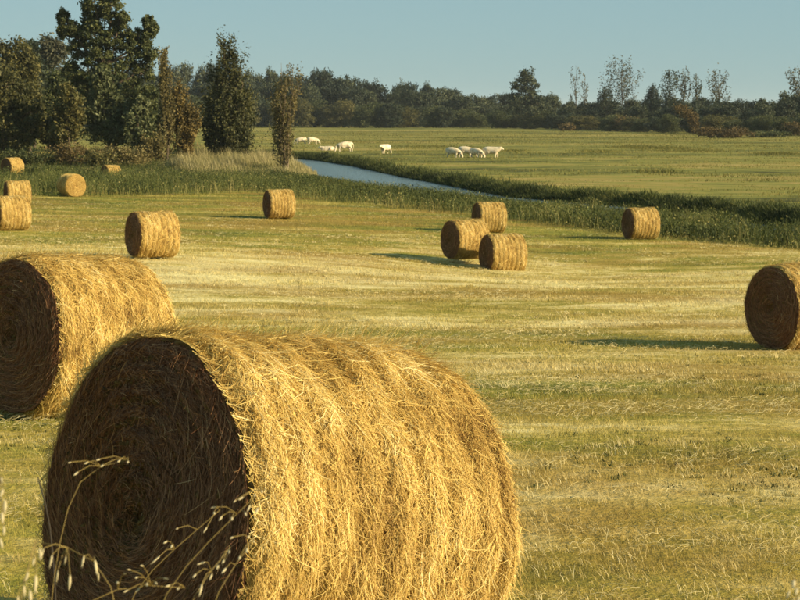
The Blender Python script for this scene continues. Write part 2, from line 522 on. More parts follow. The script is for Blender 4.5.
# ------------------------------------------------------------------ round bales
def bale_radius(th, w, rng_phase, R0, W, body=False):
    """radius over the rolled side: soft bands pressed by the binding, and lumps"""
    p = rng_phase
    u = w / W + .5
    wob = u + .012 * np.sin(th * 2 + p[0]) + .008 * np.sin(th * 5 + p[1])
    band = np.abs(np.sin(np.pi * (wob * p[8] + .04 * np.sin(wob * 23 + p[2]))))
    r = R0 * (1 - .034 + .046 * band ** .45 + .010 * np.sin(th * 3 + u * 4 + p[3]) + .008 * np.sin(th * 7 - u * 9 + p[4]) + .010 * np.sin(u * 11 + p[6]) + .006 * np.sin(th * 11 + u * 17 + p[7]))
    if body: return r
    e = np.clip((np.abs(u - .5) - .44) / .06, 0, 1)
    r = r * (1 - .028 * e * e)
    sag = np.clip(-np.sin(th) - .86, 0, 1)
    return r * (1 - .35 * sag)
def bale_meshes(seed, nt, nw, n_side, n_face, sw, slen, frizz, seg=3, pale=False):
    rng = np.random.default_rng(seed)
    p = np.append(rng.uniform(0, 6.28, 8), rng.uniform(6.6, 8.6))
    R0, W = BD / 2, BW
    Z0 = R0 - .02
    th = np.linspace(0, 2 * np.pi, nt, endpoint=False); w = np.linspace(-W / 2, W / 2, nw)
    TH, WW = np.meshgrid(th, w, indexing='ij')
    rr = bale_radius(TH, WW, p, R0, W) + rng.normal(0, .004, TH.shape)
    V = np.stack([WW, rr * np.cos(TH), Z0 + rr * np.sin(TH)], -1).reshape(-1, 3)
    a, b = np.meshgrid(np.arange(nt), np.arange(nw - 1), indexing='ij'); a2 = (a + 1) % nt
    Q = np.stack([a * nw + b, a2 * nw + b, a2 * nw + b + 1, a * nw + b + 1], -1).reshape(-1, 4)
    side = make_mesh('rolled_side', V, quads=Q, tint=rng.uniform(.3, .7, len(V)), mat=mat_body, smooth=True)
    faces = []
    nr = max(10, nw // 2)
    for sx in (-1, 1):
        rad = np.linspace(0.0, 1.0, nr)
        TH, RA = np.meshgrid(th, rad, indexing='ij')
        edge = bale_radius(TH, np.full_like(TH, sx * W / 2), p, R0, W)
        spiral = np.sin(2 * np.pi * (RA * 9 + TH / (2 * np.pi)) + .5 * np.sin(3 * TH + p[5]))
        dome = .035 * (1 - RA ** 4) - .05 * np.exp(-(RA / .12) ** 2)
        xx = sx * (W / 2 + dome + .008 * spiral * (RA < .97) + .016 * (vnoise(TH * 2.5 + 9, RA * 7, seed) - .5) * (RA < .97) + rng.normal(0, .007, TH.shape) * (RA < .99) * (RA > .05))
        V = np.stack([xx, edge * RA * np.cos(TH), Z0 + edge * RA * np.sin(TH)], -1).reshape(-1, 3)
        a, b = np.meshgrid(np.arange(nt), np.arange(nr - 1), indexing='ij'); a2 = (a + 1) % nt
        Q = np.stack([a * nr + b, a * nr + b + 1, a2 * nr + b + 1, a2 * nr + b], -1).reshape(-1, 4)
        if sx > 0: Q = Q[:, ::-1]
        faces.append(make_mesh('end_face', V, quads=Q, tint=rng.uniform(.2, .6, len(V)), mat=mat_body if pale else mat_body_shaded, smooth=True))
    # strands on the rolled side
    N = n_side
    S = seg + 1
    t0 = rng.uniform(0, 2 * np.pi, N); w0 = rng.uniform(-W / 2, W / 2, N)
    ang = rng.normal(0, .42, N); wild = rng.random(N) < .24
    ang = np.where(wild, rng.uniform(-1.5, 1.5, N), ang)
    L = slen * rng.lognormal(0, .35, N)
    s = np.linspace(-.5, .5, S)[None] * L[:, None]
    curve = rng.normal(0, .5, N)[:, None] * s * s / np.maximum(L[:, None], .01)
    tt = t0[:, None] + (s * np.cos(ang)[:, None] - curve * np.sin(ang)[:, None]) / R0
    ww = np.clip(w0[:, None] + s * np.sin(ang)[:, None] + curve * np.cos(ang)[:, None], -W / 2 - .035, W / 2 + .035)
    lift = rng.exponential(frizz * .35, N)[:, None] * (.35 + 1.3 * (s / L[:, None] + .5) ** 2)
    stray = ((rng.random(N) < .03) | ((np.abs(w0) > W * .46) & (rng.random(N) < .12)))[:, None]
    lift = np.where(stray, lift + frizz * 3.2 * (s / L[:, None] + .5) ** 2 * rng.uniform(.4, 1.6, N)[:, None], lift)
    rb = bale_radius(tt, ww, p, R0, W)
    r = rb + .001 + lift
    P = np.stack([ww, r * np.cos(tt), Z0 + r * np.sin(tt)], -1)
    nrm = np.stack([np.zeros(N), np.cos(t0), np.sin(t0)], 1)
    tan = unit(P[:, -1] - P[:, 0])
    flat = unit(np.cross(tan, nrm)); roll = rng.uniform(-1.1, 1.1, N)[:, None]
    sd = unit(flat * np.cos(roll) + nrm * np.sin(roll))
    Wd = sw * rng.uniform(.5, 1.4, N)[:, None] * np.linspace(1, .45, S)[None]
    groove = np.clip(bale_radius(t0, w0, p, R0, W, True) / R0 - 1.0, -.04, .02)
    pat = vnoise(t0 * 5 + 20, w0 * 9 + 20, seed) * .6 + vnoise(t0 * 14 + 50, w0 * 22 + 50, seed + 1) * .4
    tint = np.clip(rng.beta(2.0, 1.9, N) * .8 + .1 + .03 + groove * 8 + (pat - .5) * .45, 0, 1)  # strands tinted darker down in the grooves, painting in crease shade
    V1, Q1, T1 = ribbons(P, Wd, sd, tint)
    strands = make_mesh('loose_straw', V1, quads=Q1, tint=T1, mat=mat_straw)
    # strands on both ends, wound round the middle
    N = n_face * 2
    sx = np.where(np.arange(N) % 2 == 0, -1.0, 1.0)
    rad = np.sqrt(rng.uniform(.003, 1, N)) * .945; t0 = rng.uniform(0, 2 * np.pi, N)
    L = slen * 1.15 * rng.lognormal(0, .4, N) * (.45 + .55 * rad)
    ang = rng.normal(0, .34, N); ang = np.where(rng.random(N) < .1, rng.uniform(-1.5, 1.5, N), ang)
    s = np.linspace(-.5, .5, S)[None] * L[:, None]
    ra = np.clip(rad[:, None] * R0 + s * np.sin(ang)[:, None], .005, R0 * .955)
    tt = t0[:, None] + s * np.cos(ang)[:, None] / np.maximum(rad[:, None] * R0, .09)
    u = ra / R0
    dome = .035 * (1 - np.minimum(u, 1) ** 4) - .05 * np.exp(-(u / .12) ** 2) + .008 * np.sin(2 * np.pi * (u * 9 + tt / (2 * np.pi)) + .5 * np.sin(3 * tt + p[5])) + .016 * (vnoise(np.mod(tt, 2 * np.pi) * 2.5 + 9, u * 7, seed) - .5)
    lift = rng.exponential(frizz * .3, N)[:, None] * (.3 + 1.4 * (s / L[:, None] + .5) ** 2)
    stray = (rng.random(N) < .03)[:, None]
    lift = np.where(stray, lift + frizz * 2.2 * (s / L[:, None] + .5) ** 2, lift)
    sagf = 1 - .35 * np.clip(-np.sin(tt) - .86, 0, 1)
    P = np.stack([sx[:, None] * (W / 2 + dome + .002 + lift), ra * sagf * np.cos(tt), Z0 + ra * sagf * np.sin(tt)], -1)
    nrm = np.stack([sx, np.zeros(N), np.zeros(N)], 1)
    tan = unit(P[:, -1] - P[:, 0]); flat = unit(np.cross(tan, nrm)); roll = rng.uniform(-1.1, 1.1, N)[:, None]
    sd = unit(flat * np.cos(roll) + nrm * np.sin(roll))
    Wd = sw * rng.uniform(.5, 1.4, N)[:, None] * np.linspace(1, .45, S)[None]
    V2, Q2, T2 = ribbons(P, Wd, sd, np.clip(rng.beta(1.8, 2.8, N), 0, 1))
    k = np.repeat(sx, S * 2)
    fstr = []
    for q in (-1, 1):
        sel = np.where(k == q)[0]
        remap = np.full(len(k), -1); remap[sel] = np.arange(len(sel))
        qq = Q2[k[Q2[:, 0]] == q]
        fstr.append(make_mesh('face_straw', V2[sel], quads=remap[qq], tint=T2[sel], mat=mat_straw if pale else mat_straw_shaded))
    return side, faces, strands, fstr
def place_bale(key, meshes, label, spin=0.0):
    c, ax, d = bale_frame(key)
    x, y = c[0], c[1]
    head, tilt = BALES[key][3], BALES[key][4]
    t = empty('round_bale', (x, y, float(c[2]) - BD / 2 + .02))
    t.rotation_euler = (0, R(tilt), R(90 - head))
    tag(t, label, 'hay bale', 'round bales lying on the mown field')
    side, faces, strands, fstr = meshes
    sd = obj('rolled_side', side, t)
    tag(obj('loose_straw', strands, sd), kind='stuff')
    for f, fs in zip(faces, fstr):
        fo = obj('end_face', f, t)
        tag(obj('face_straw', fs, fo), kind='stuff')
    return t
near_m = bale_meshes(11, 260, 150, 105000, 34000, .0027, .105, .018, 3)
left_m = bale_meshes(12, 200, 110, 52000, 15000, .0045, .11, .018, 2)
right_m = bale_meshes(13, 120, 70, 14000, 9000, .006, .12, .016, 2)
mid_a = bale_meshes(14, 100, 64, 8000, 2600, .009, .13, .014, 2)
mid_b = bale_meshes(15, 100, 64, 8000, 2600, .009, .13, .014, 2)
mid_r = bale_meshes(16, 100, 64, 8000, 2600, .009, .13, .014, 2, pale=True)  # sunlit ends keep the side straw, without the painted shade
place_bale('near', near_m, 'huge golden round bale with dark end, filling the lower left foreground')
place_bale('left', left_m, 'large golden round bale cut by left edge, just behind the foreground bale')
place_bale('right', right_m, 'dark-faced round bale standing alone, cut off by the right edge')
place_bale('midl', mid_a, 'golden ribbed round bale beyond the big left bale, standing apart in mid field')
place_bale('lone', mid_b, 'small round bale alone near the weeds, with the thin poplar behind it')
place_bale('tripl', mid_a, 'left bale of the cluster of three in the middle of the field')
place_bale('tripf', mid_b, 'front bale of the cluster of three, nearest and rightmost')
place_bale('tripb', mid_b, 'back bale of the cluster of three, nearest the river')
place_bale('bank', mid_a, 'round bale alone against the dark river bank weeds at right')
place_bale('edgef', mid_b, 'nearer of two bales overlapping at the left edge of the field')
place_bale('edgeb', mid_a, 'farther of two bales overlapping at the left edge, just its top showing')
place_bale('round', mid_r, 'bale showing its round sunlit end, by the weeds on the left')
place_bale('weeds', mid_b, 'tilted bale half sunk in tall weeds below the dark trees')
place_bale('shade', mid_b, 'brown shaded bale beneath the trees at the far left edge')

# ------------------------------------------------------------------ stubble and grass of the hayfield
_bound_px = [(-500, 197), (-120, 197), (0, 197), (60, 196.5), (160, 196), (250, 193), (300, 199), (340, 203), (380, 207), (440, 213), (520, 222), (580, 229), (640, 237.5), (700, 242), (800, 250), (900, 259)]
_bw_pts = np.array([on_ground(*p)[:2] for p in _bound_px])
_o = np.argsort(_bw_pts[:, 0]); _bw_pts = _bw_pts[_o]
print('bank boundary', np.round(_bw_pts, 1).tolist())
def bank_y(x):
    return np.interp(x, _bw_pts[:, 0], _bw_pts[:, 1])
def field_points(n, rng, dmin, dmax, half, power):
    e = 2 - power
    d = (dmin ** e + rng.random(n) * (dmax ** e - dmin ** e)) ** (1 / e)
    a = rng.uniform(-half, half, n)
    x, y = d * np.sin(a), d * np.cos(a)
    return x, y, d
rng = np.random.default_rng(5)
x, y, d = field_points(560000, rng, 2.5, 118, R(19), 1.45)
keep = (y < bank_y(x) + 1.5) & (river_s(x, y) < -RIVER_W - 1)
x, y, d = x[keep], y[keep], d[keep]
tuft = vnoise(x * 2.2, y * 2.2, 21); patch = vnoise(x * .35, y * .8, 22)
h = (.014 + .055 * tuft ** 3 + .035 * rng.random(len(x)) ** 3) * (.7 + .7 * patch) * (1 + .008 * d)
wd = .0030 * np.maximum(d / 8, 1) ** .85 * rng.uniform(.6, 1.4, len(x))
la = rng.uniform(0, 6.28, len(x)); ll = h * rng.uniform(.1, 1.3, len(x))
P = np.stack([x, y, gz(x, y) - .004], 1)
tint = np.clip(rng.beta(1.7, 1.7, len(x)) * .8 + (patch - .5) * .4 + .05, 0, 1)
V, T, _, TT = blades(P, h, wd, np.stack([np.cos(la) * ll, np.sin(la) * ll], 1), rng.uniform(0, 3.14, len(x)), tint, bend=False)
mat_fgrass = M_field_grass()
tag(obj('mown_grass', make_mesh('mown_grass', V, tris=T, tint=TT, mat=mat_fgrass)), 'short mown grass and stubble covering the hayfield', 'grass', kind='stuff')
# loose straw left lying in the rows
x, y, d = field_points(170000, rng, 4, 90, R(19), 1.4)
row = vnoise(x * .09 + 7, y * .30, 31) * .35 + vnoise(x * .55, y * 1.0, 32) * .4 + vnoise(x * 1.9, y * 2.6, 33) * .25
keep = (row > .50 + .16 * rng.random(len(x))) & (y < bank_y(x)) & (river_s(x, y) < -RIVER_W - 1)
x, y, d, row = x[keep], y[keep], d[keep], row[keep]
n = len(x)
L = .055 * rng.lognormal(0, .45, n) * (1 + .006 * d); a = rng.normal(.2, 1.1, n)
dirv = np.stack([np.cos(a), np.sin(a), rng.normal(.12, .18, n)], 1)
c = np.stack([x, y, gz(x, y) + .028 + .03 * rng.random(n)], 1)
S3 = np.array([-.5, 0, .5])
P = c[:, None] + dirv[:, None] * (S3[None, :, None] * L[:, None, None])
P[:, 1, 2] += .015 * rng.random(n)
sd = unit(np.cross(dirv, np.stack([rng.normal(0, .5, n), rng.normal(-.6, .4, n), np.ones(n)], 1)))
V, Q, TT = ribbons(P, (.0016 * np.maximum(d / 8, 1) ** .85)[:, None] * np.ones((1, 3)), sd, np.clip(rng.beta(3, 2, n), 0, 1))
mat_litter = M_ramp('straw_litter', [(0, (.22, .15, .05)), (.5, (.46, .37, .16)), (1, (.66, .58, .34))], .75, .2, .15)
tag(obj('straw_litter', make_mesh('straw_litter', V, quads=Q, tint=TT, mat=mat_litter)), 'loose pale straw lying in rows on the stubble', 'straw', kind='stuff')

# pale dry tufts and dark little rosettes that the mower left
x, y, d = field_points(6500, rng, 4.5, 70, R(19), 1.25)
sel = vnoise(x * .4 + 3, y * .7, 35) * .6 + vnoise(x * .1, y * .3, 36) * .4 > .53
x, y, d = x[sel], y[sel], d[sel]
sel = y < bank_y(x) - 1
x, y, d = x[sel], y[sel], d[sel]
K = 22
n = len(x) * K
sp_ = np.repeat(.05 + .07 * rng.random(len(x)), K); ca = rng.uniform(0, 6.28, n); cr = np.sqrt(rng.random(n)) * sp_ * 1.5
X, Y, Dd = np.repeat(x, K) + np.cos(ca) * cr, np.repeat(y, K) + np.sin(ca) * cr * .8, np.repeat(d, K)
h = np.repeat(rng.uniform(.025, .08, len(x)), K) * rng.uniform(.5, 1.1, n)
la = np.repeat(rng.normal(2.9, .8, len(x)), K) + rng.normal(0, .6, n); ll = h * rng.uniform(.3, 1.3, n)
V, T, Q, TT = blades(np.stack([X, Y, gz(X, Y) - .004], 1), h, .0026 * np.maximum(Dd / 8, 1) ** .8 * rng.uniform(.6, 1.3, n), np.stack([np.cos(la) * ll, np.sin(la) * ll], 1), rng.uniform(0, 3.14, n),
    np.clip(np.repeat(rng.normal(.6, .22, len(x)), K) + rng.normal(0, .12, n), 0, 1))
tag(obj('dry_grass_tufts', make_mesh('dry_grass_tufts', V, tris=T, quads=Q, tint=TT, mat=mat_litter)), 'pale dry grass tufts left standing on the stubble', 'grass', kind='stuff')
x, y, d = field_points(2200, rng, 4.5, 32, R(19), 1.1)
sel = vnoise(x * .5 + 9, y * .6, 37) > .55
x, y = x[sel], y[sel]
K = 14; n = len(x) * K
ca = rng.uniform(0, 6.28, n); ll = rng.uniform(.010, .028, n)
h = rng.uniform(.006, .03, n)
X, Y = np.repeat(x, K) + rng.normal(0, .025, n), np.repeat(y, K) + rng.normal(0, .025, n)
V, T, Q, TT = blades(np.stack([X, Y, gz(X, Y)], 1), h, rng.uniform(.005, .011, n), np.stack([np.cos(ca) * ll, np.sin(ca) * ll], 1), ca + 1.57, rng.beta(1.6, 3, n))
mat_herb = M_ramp('field_herb', [(0, (.03, .04, .010)), (.5, (.08, .09, .02)), (1, (.15, .15, .035))], .6, .3, .25)
tag(obj('field_herbs', make_mesh('field_herbs', V, tris=T, quads=Q, tint=TT, mat=mat_herb)), 'small dark green herbs dotted through the near stubble', 'herbs', kind='stuff')

# ------------------------------------------------------------------ weeds, reeds and rough pasture
rng = np.random.default_rng(8)
leaf_sets = []
def bank_weeds():
    out = []
    # broad weedy ground at left and the strip along the near bank
    x = rng.uniform(-62, 34, 420000); y = rng.uniform(48, 172, 420000)
    s = river_s(x, y)
    by = bank_y(x)
    inside = (y > by + rng.normal(0, .35, len(x))) & (s < -rw(y) + .6) & (y < 170)
    inside &= (np.abs(np.arctan2(x, y)) < R(20))
    ex = (s > -RIVER_W - 9) | (rng.random(len(x)) < .45)
    inside &= ex
    x, y, s, by = x[inside], y[inside], s[inside], by[inside]
    clump = vnoise(x * .55, y * .55, 41); big = vnoise(x * .13, y * .16, 42)
    rise = np.clip((y - by) / 1.6, .25, 1)
    h = (.16 + .62 * clump ** 1.6 + .30 * big) * rise * np.interp(x, [7.5, 11, 18], [0, 1.6, 1.9]) + np.interp(x, [7.5, 11], [1, 0]) * np.where(x > -10, np.clip(.14 + (-s - rw(y)) / 9.5, .14, .9), 1.0) * rng.uniform(.6, 1.15, len(x))
    # low where the round and sunken bales stand
    for k in ('round', 'weeds', 'shade'):
        c, ax, dd = bale_frame(k)
        near = np.hypot(x - c[0], (y - c[1] + 2.5) * .6) < 2.4
        h = np.where(near, h * .42, h)
    wd = rng.uniform(.014, .034, len(x))
    la = rng.uniform(0, 6.28, len(x)); ll = h * rng.uniform(.1, .75, len(x))
    tint = np.clip(rng.beta(2, 2.4, len(x)) * .75 + (clump - .5) * .4 + np.where(rise < .8, .40, 0) + np.where(rng.random(len(x)) < .12, .35, 0), 0, 1)
    P = np.stack([x, y, gz(x, y) - .05], 1)
    pick = rng.random(len(x)) < .85
    n = int(pick.sum()) * 2
    C = np.repeat(P[pick], 2, 0) + np.stack([rng.normal(0, .10, n), rng.normal(0, .10, n), np.repeat(h[pick], 2) * rng.uniform(.25, .98, n)], 1)
    out.append((C, np.clip(np.repeat(tint[pick], 2) + rng.normal(0, .12, n), 0, 1)))
    leaf_sets.extend(out)
    return blades(P, h, wd, np.stack([np.cos(la) * ll, np.sin(la) * ll], 1), rng.uniform(0, 3.14, len(x)), tint)
V, T, Q, TT = bank_weeds()
print('weeds', len(T), len(leaf_sets[0][0]))
def leaf_quads(C, size, rng, tint, up=.25):
    n = len(C)
    a = unit(rng.normal(0, 1, (n, 3))); b = unit(np.cross(a, rng.normal(0, 1, (n, 3))))
    s = size * rng.uniform(.6, 1.35, n)[:, None]
    V = np.stack([C - a * s, C + b * s * .55, C + a * s, C - b * s * .55], 1).reshape(-1, 3)
    return V, np.arange(4 * n).reshape(n, 4), np.repeat(tint, 4)
LV, LQ, LT = leaf_quads(leaf_sets[0][0], .055, rng, leaf_sets[0][1])
Q = np.concatenate([Q, LQ + len(V)]); V = np.concatenate([V, LV]); TT = np.concatenate([TT, LT])
tag(obj('bank_weeds', make_mesh('bank_weeds', V, tris=T, quads=Q, tint=TT, mat=mat_weed)), 'dense dark green weeds growing along the near river bank', 'weeds', kind='stuff')

def reed_bed():
    n = 60000
    d = rng.uniform(136, 172, n); px = rng.uniform(140, 318, n)
    x = (px - 400) / FPX * d; y = d
    ok = (river_s(x, y) < -rw(y) + .3) & (vnoise(x * .3, y * .3, 51) + (px - 140) / 260 > .55)
    x, y = x[ok], y[ok]
    cl = vnoise(x * .4, y * .4, 52)
    edge = np.clip((px[ok] - 140) / 45, .25, 1) * np.clip((322 - px[ok]) / 30, .3, 1) * np.clip((d[ok] - 132) / 12, .45, 1)
    h = (1.0 + 1.5 * cl * vnoise(x * 1.1, y * 1.1, 53)) * rng.uniform(.6, 1.2, len(x)) * edge ** .7
    la = rng.normal(-2.6, .7, len(x)); ll = h * rng.uniform(.05, .3, len(x))
    P = np.stack([x, y, gz(x, y) - .05], 1)
    tint = np.clip(rng.beta(2.2, 2, len(x)) + (cl - .5) * .3, 0, 1)
    return blades(P, h, rng.uniform(.018, .045, len(x)), np.stack([np.cos(la) * ll, np.sin(la) * ll], 1), rng.uniform(0, 3.14, len(x)), tint)
V, T, Q, TT = reed_bed()
tag(obj('reed_bed', make_mesh('reed_bed', V, tris=T, quads=Q, tint=TT, mat=mat_reed)), 'pale feathery reed bed in front of the dark poplar', 'reeds', kind='stuff')

def far_bank():
    n = 90000
    i = rng.integers(3, len(_edge) - 3, n); t = rng.random(n)
    c = _edge[i] * (1 - t[:, None]) + _edge[i + 1] * t[:, None]
    seg = unit(_edge[i + 1] - _edge[i]); nn = np.stack([seg[:, 1], -seg[:, 0]], 1)
    sg = np.where(river_s(c[:, 0] + nn[:, 0], c[:, 1] + nn[:, 1]) > 0, 1, -1)
    off = rng.gamma(2.0, .45, n) - .15
    p = c + nn * (sg * off)[:, None]
    x, y = p[:, 0], p[:, 1]
    h = (.25 + .45 * vnoise(x * .5, y * .5, 61)) * rng.uniform(.6, 1.2, n)
    la = rng.uniform(0, 6.28, n); ll = h * rng.uniform(.1, .8, n)
    P = np.stack([x, y, np.maximum(gz(x, y), WATER_Z - .1) - .05], 1)
    return blades(P, h, rng.uniform(.03, .08, n), np.stack([np.cos(la) * ll, np.sin(la) * ll], 1), rng.uniform(0, 3.14, n), np.clip(rng.beta(1.5, 3.4, n), 0, 1))
V, T, Q, TT = far_bank()
tag(obj('far_bank_weeds', make_mesh('far_bank_weeds', V, tris=T, quads=Q, tint=TT, mat=mat_weed)), 'dark shaded weeds along the far bank of the river', 'weeds', kind='stuff')

def pasture():
    n = 260000
    e = .75
    d = (80 ** e + rng.random(n) * (480 ** e - 80 ** e)) ** (1 / e)
    a = rng.uniform(-R(18), R(19), n)
    x, y = d * np.sin(a), d * np.cos(a)
    cl = vnoise(x * .10, y * .22, 71) * .6 + vnoise(x * .45, y * .6, 72) * .4
    ok = (river_s(x, y) > .8) & (cl > .34 + .25 * rng.random(n))
    x, y, d, cl = x[ok], y[ok], d[ok], cl[ok]
    m = len(x)
    h = (.08 + .42 * cl * cl * rng.random(m)) * (1 + .15 * (vnoise(x * .03, y * .05, 73) > .6))
    la = rng.uniform(0, 6.28, m); ll = h * rng.uniform(.2, 1.1, m)
    P = np.stack([x, y, gz(x, y) - .02], 1)
    tint = np.clip(.25 + .7 * rng.beta(2, 2, m) - (cl - .5) * .8, 0, 1)
    return blades(P, h, .035 * (d / 100) ** .8 * rng.uniform(.7, 1.6, m), np.stack([np.cos(la) * ll, np.sin(la) * ll], 1), rng.uniform(0, 3.14, m), tint, bend=False)
V, T, _, TT = pasture()
print('pasture', len(T))
tag(obj('pasture_grass', make_mesh('pasture_grass', V, tris=T, tint=TT, mat=mat_tuft)), 'rough tufted grass of the pasture beyond the river', 'grass', kind='stuff')

# ------------------------------------------------------------------ trees
def lobed_tree(H, lobes, leaf, per, seed, leaf_mat, trunk_r, bark=None, clump=.20, twig=26, lean=(0, 0)):
    """lobes: (x, y, z, rx, rz). A trunk, limbs out to the lobes, twigs in them and leaves clustered on the twigs"""
    rng = np.random.default_rng(seed)
    tb = TubeSet()
    top = max(l[2] for l in lobes)
    zs = np.linspace(-.3, top, 9)
    sp = np.stack([lean[0] * (zs / top) ** 2 + .02 * H * np.sin(zs * .9 + seed), lean[1] * (zs / top) ** 2 + .02 * H * np.cos(zs * .7 + seed), zs], 1)
    sp[0, :2] = sp[1, :2] * .3
    tb.add(sp, trunk_r * np.linspace(1.15, .18, 9), 8)
    C, T = [], []
    for lx, ly, lz, rx, rz in lobes:
        c = np.array([lx, ly, lz])
        j = int(np.clip(np.searchsorted(zs, lz * .62), 1, 7))
        m = (sp[j] + c) / 2 + np.array([0, 0, -.05 * H])
        tb.add([sp[j], m, c], [trunk_r * .45, trunk_r * .3, trunk_r * .12], 5)
        K = twig
        dv = unit(rng.normal(0, 1, (K, 3)) + np.array([0, 0, .15]))
        rr = rng.uniform(.35, 1.0, K) ** .55
        tw = c + dv * rr[:, None] * np.array([rx, rx, rz])
        for q in range(0, K, 3):
            tb.add([c, (c + tw[q]) / 2 + rng.normal(0, .04 * rx, 3), tw[q]], [trunk_r * .12, trunk_r * .08, trunk_r * .04], 4)
        k = rng.integers(0, K, per)
        p = tw[k] + rng.normal(0, 1, (per, 3)) * clump * np.array([rx, rx, rz * .9]) * rng.uniform(.5, 1.2, K)[k][:, None]
        kt = rng.normal(0, .12, K)
        C.append(p); T.append(np.clip(rng.beta(2.2, 2.2, per) + kt[k], 0, 1))
    C = np.concatenate(C); T = np.concatenate(T)
    ok = C[:, 2] > .1
    V, Q, TT = leaf_quads(C[ok], leaf, rng, T[ok])
    return tb.mesh('trunk', bark or mat_bark), make_mesh('crown', V, quads=Q, tint=TT, mat=leaf_mat)
def upright_tree(H, width, nb, leaf, per, seed, leaf_mat, trunk_r, bark=None, low=.03, prof=((0, .8), (.5, 1), (.8, .6), (1, .05)), skew=0.0, stems=1):
    """poplar habit: steep limbs that hug the trunk, leaves strung along them; prof is the half width (share of width / 2) by height"""
    rng = np.random.default_rng(seed)
    tb = TubeSet()
    pu, pw = np.array(prof, float).T
    half = lambda z: np.interp(z / H, pu, pw) * width * .5
    if stems == 1: stems = ((0, 0, 1, 1),)
    spines = []
    for dx, dy, hs, ws in stems:      # leaders: offset (share of width), height and width (share of the whole)
        zs = np.linspace(-.3, H * hs, 10); t_ = np.clip(zs / (H * hs), 0, 1)
        sp = np.stack([.012 * H * np.sin(zs * .6 + seed) + skew * width * t_ + dx * width * np.sqrt(t_), .012 * H * np.cos(zs * .5 + seed) + dy * width * np.sqrt(t_), zs], 1)
        tb.add(sp, trunk_r * (.5 + .5 * ws) * np.linspace(1.1, .1, 10), 7)
        spines.append((zs, sp, H * hs, ws))
    C, T = [], []
    for i in range(nb):
        zs, sp, Hs, ws = spines[int(rng.integers(0, len(spines)))] if len(spines) > 1 else spines[0]
        half = lambda z: np.interp(z / Hs, pu, pw) * width * .5 * ws
        z0 = Hs * (low + (.80 - low) * (i / nb) ** 1.15)
        az = i * 2.4 + rng.normal(0, .3)
        z1 = min(Hs * rng.uniform(.95, 1.0), z0 + Hs * rng.uniform(.16, .36))
        k = rng.uniform(.35, 1.0) if rng.random() < .7 else rng.uniform(1.0, 1.25)
        t = np.linspace(0, 1, 7)
        zz = z0 + (z1 - z0) * t
        rr = half(zz) * k * np.sin(np.pi * .5 * np.clip(t * 1.5, 0, 1))
        pts = np.stack([np.interp(zz, zs, sp[:, 0]) + np.cos(az) * rr, np.interp(zz, zs, sp[:, 1]) + np.sin(az) * rr, zz], 1)
        pts[2:] += rng.normal(0, .02 * width, (5, 3))
        tb.add(pts, trunk_r * .28 * np.linspace(1, .12, 7), 4)
        u = rng.random(per) ** .75
        c = np.stack([np.interp(u * .95 + .05, t, pts[:, q]) for q in range(3)], 1)
        sprig = rng.integers(0, 6, per)
        so = rng.normal(0, 1, (6, 3)) * np.array([1, 1, .9]) * width * .075
        rise_ = rng.normal(0, 1, per)
        c = c + so[sprig] * (1 + .25 * rise_[:, None]) + rng.normal(0, 1, (per, 3)) * width * .018 + np.stack([rise_ * 0, rise_ * 0, rise_ * width * .07], 1)
        C.append(c); T.append(np.clip(rng.beta(2.2, 2.2, per) + rng.normal(0, .13), 0, 1))
    C = np.concatenate(C); T = np.concatenate(T)
    ok = (C[:, 2] > .15)
    V, Q, TT = leaf_quads(C[ok], leaf, rng, T[ok])
    return tb.mesh('trunk', bark or mat_bark), make_mesh('crown', V, quads=Q, tint=TT, mat=leaf_mat)
def plant_tree(name, meshes, loc, label, cat='tree', group=None, rz=0.0, sc=(1, 1, 1)):
    t = empty(name, loc, rz)
    t.scale = sc
    tag(t, label, cat, group)
    obj('trunk', meshes[0], t); obj('crown', meshes[1], t)
    return t
def px_lobes(d, base_y, cx, items, depth_seed):
    """crown lobes measured on the photograph at distance d: (x, y, half width, half height) in pixels"""
    rng = np.random.default_rng(depth_seed)
    k = d / FPX
    return [((x - cx) * k, rng.uniform(-.6, .6) * hw * k, (base_y - y) * k, hw * k, hh * k) for x, y, hw, hh in items]

def base_row(d):  # row of the photograph where level ground at distance d shows
    return 112 + FPX * 5.42 / d

D1 = 172.0; by = base_row(D1)
plant_tree('broadleaf_tree', lobed_tree(18, px_lobes(D1, by, 112, [
    (100, 4, 12, 12), (116, 8, 11, 11), (92, 16, 10, 11), (108, 22, 13, 12), (124, 22, 10, 10), (68, 20, 6, 8), (74, 30, 8, 8), (66, 34, 5, 6), (86, 34, 9, 9),
    (100, 38, 12, 11), (120, 40, 13, 10), (138, 38, 8, 9), (152, 24, 6, 7), (157, 30, 5, 7), (148, 38, 8, 8), (82, 50, 10, 10), (106, 54, 13, 11), (130, 56, 13, 11), (150, 54, 9, 10),
    (92, 70, 15, 12), (116, 74, 15, 12), (142, 74, 14, 13), (76, 72, 9, 10), (82, 90, 15, 13), (108, 96, 17, 13), (134, 96, 16, 14), (152, 98, 9, 13), (92, 114, 16, 13), (122, 118, 17, 14), (146, 122, 12, 13), (104, 134, 18, 12), (132, 138, 15, 11)], 3),
    .15, 1750, 101, mat_leaf_dark, .38, clump=.19, twig=26), ground_at(112, D1),
    'tallest dark broadleaf tree at upper left, its crown cut by the top edge')
D2 = 160.0; by = base_row(D2)
plant_tree('bushy_tree', lobed_tree(10, px_lobes(D2, by, 8, [
    (6, 86, 22, 20), (-18, 84, 24, 22), (24, 96, 18, 16), (34, 112, 18, 16), (8, 112, 24, 18), (-22, 116, 24, 20), (44, 128, 14, 14), (20, 134, 22, 16), (-10, 140, 24, 16)], 4),
    .15, 2700, 102, mat_leaf_olive, .28, clump=.2, twig=30), ground_at(8, D2), 'broad olive bushy tree cut by the left edge, lower than the crowns behind')
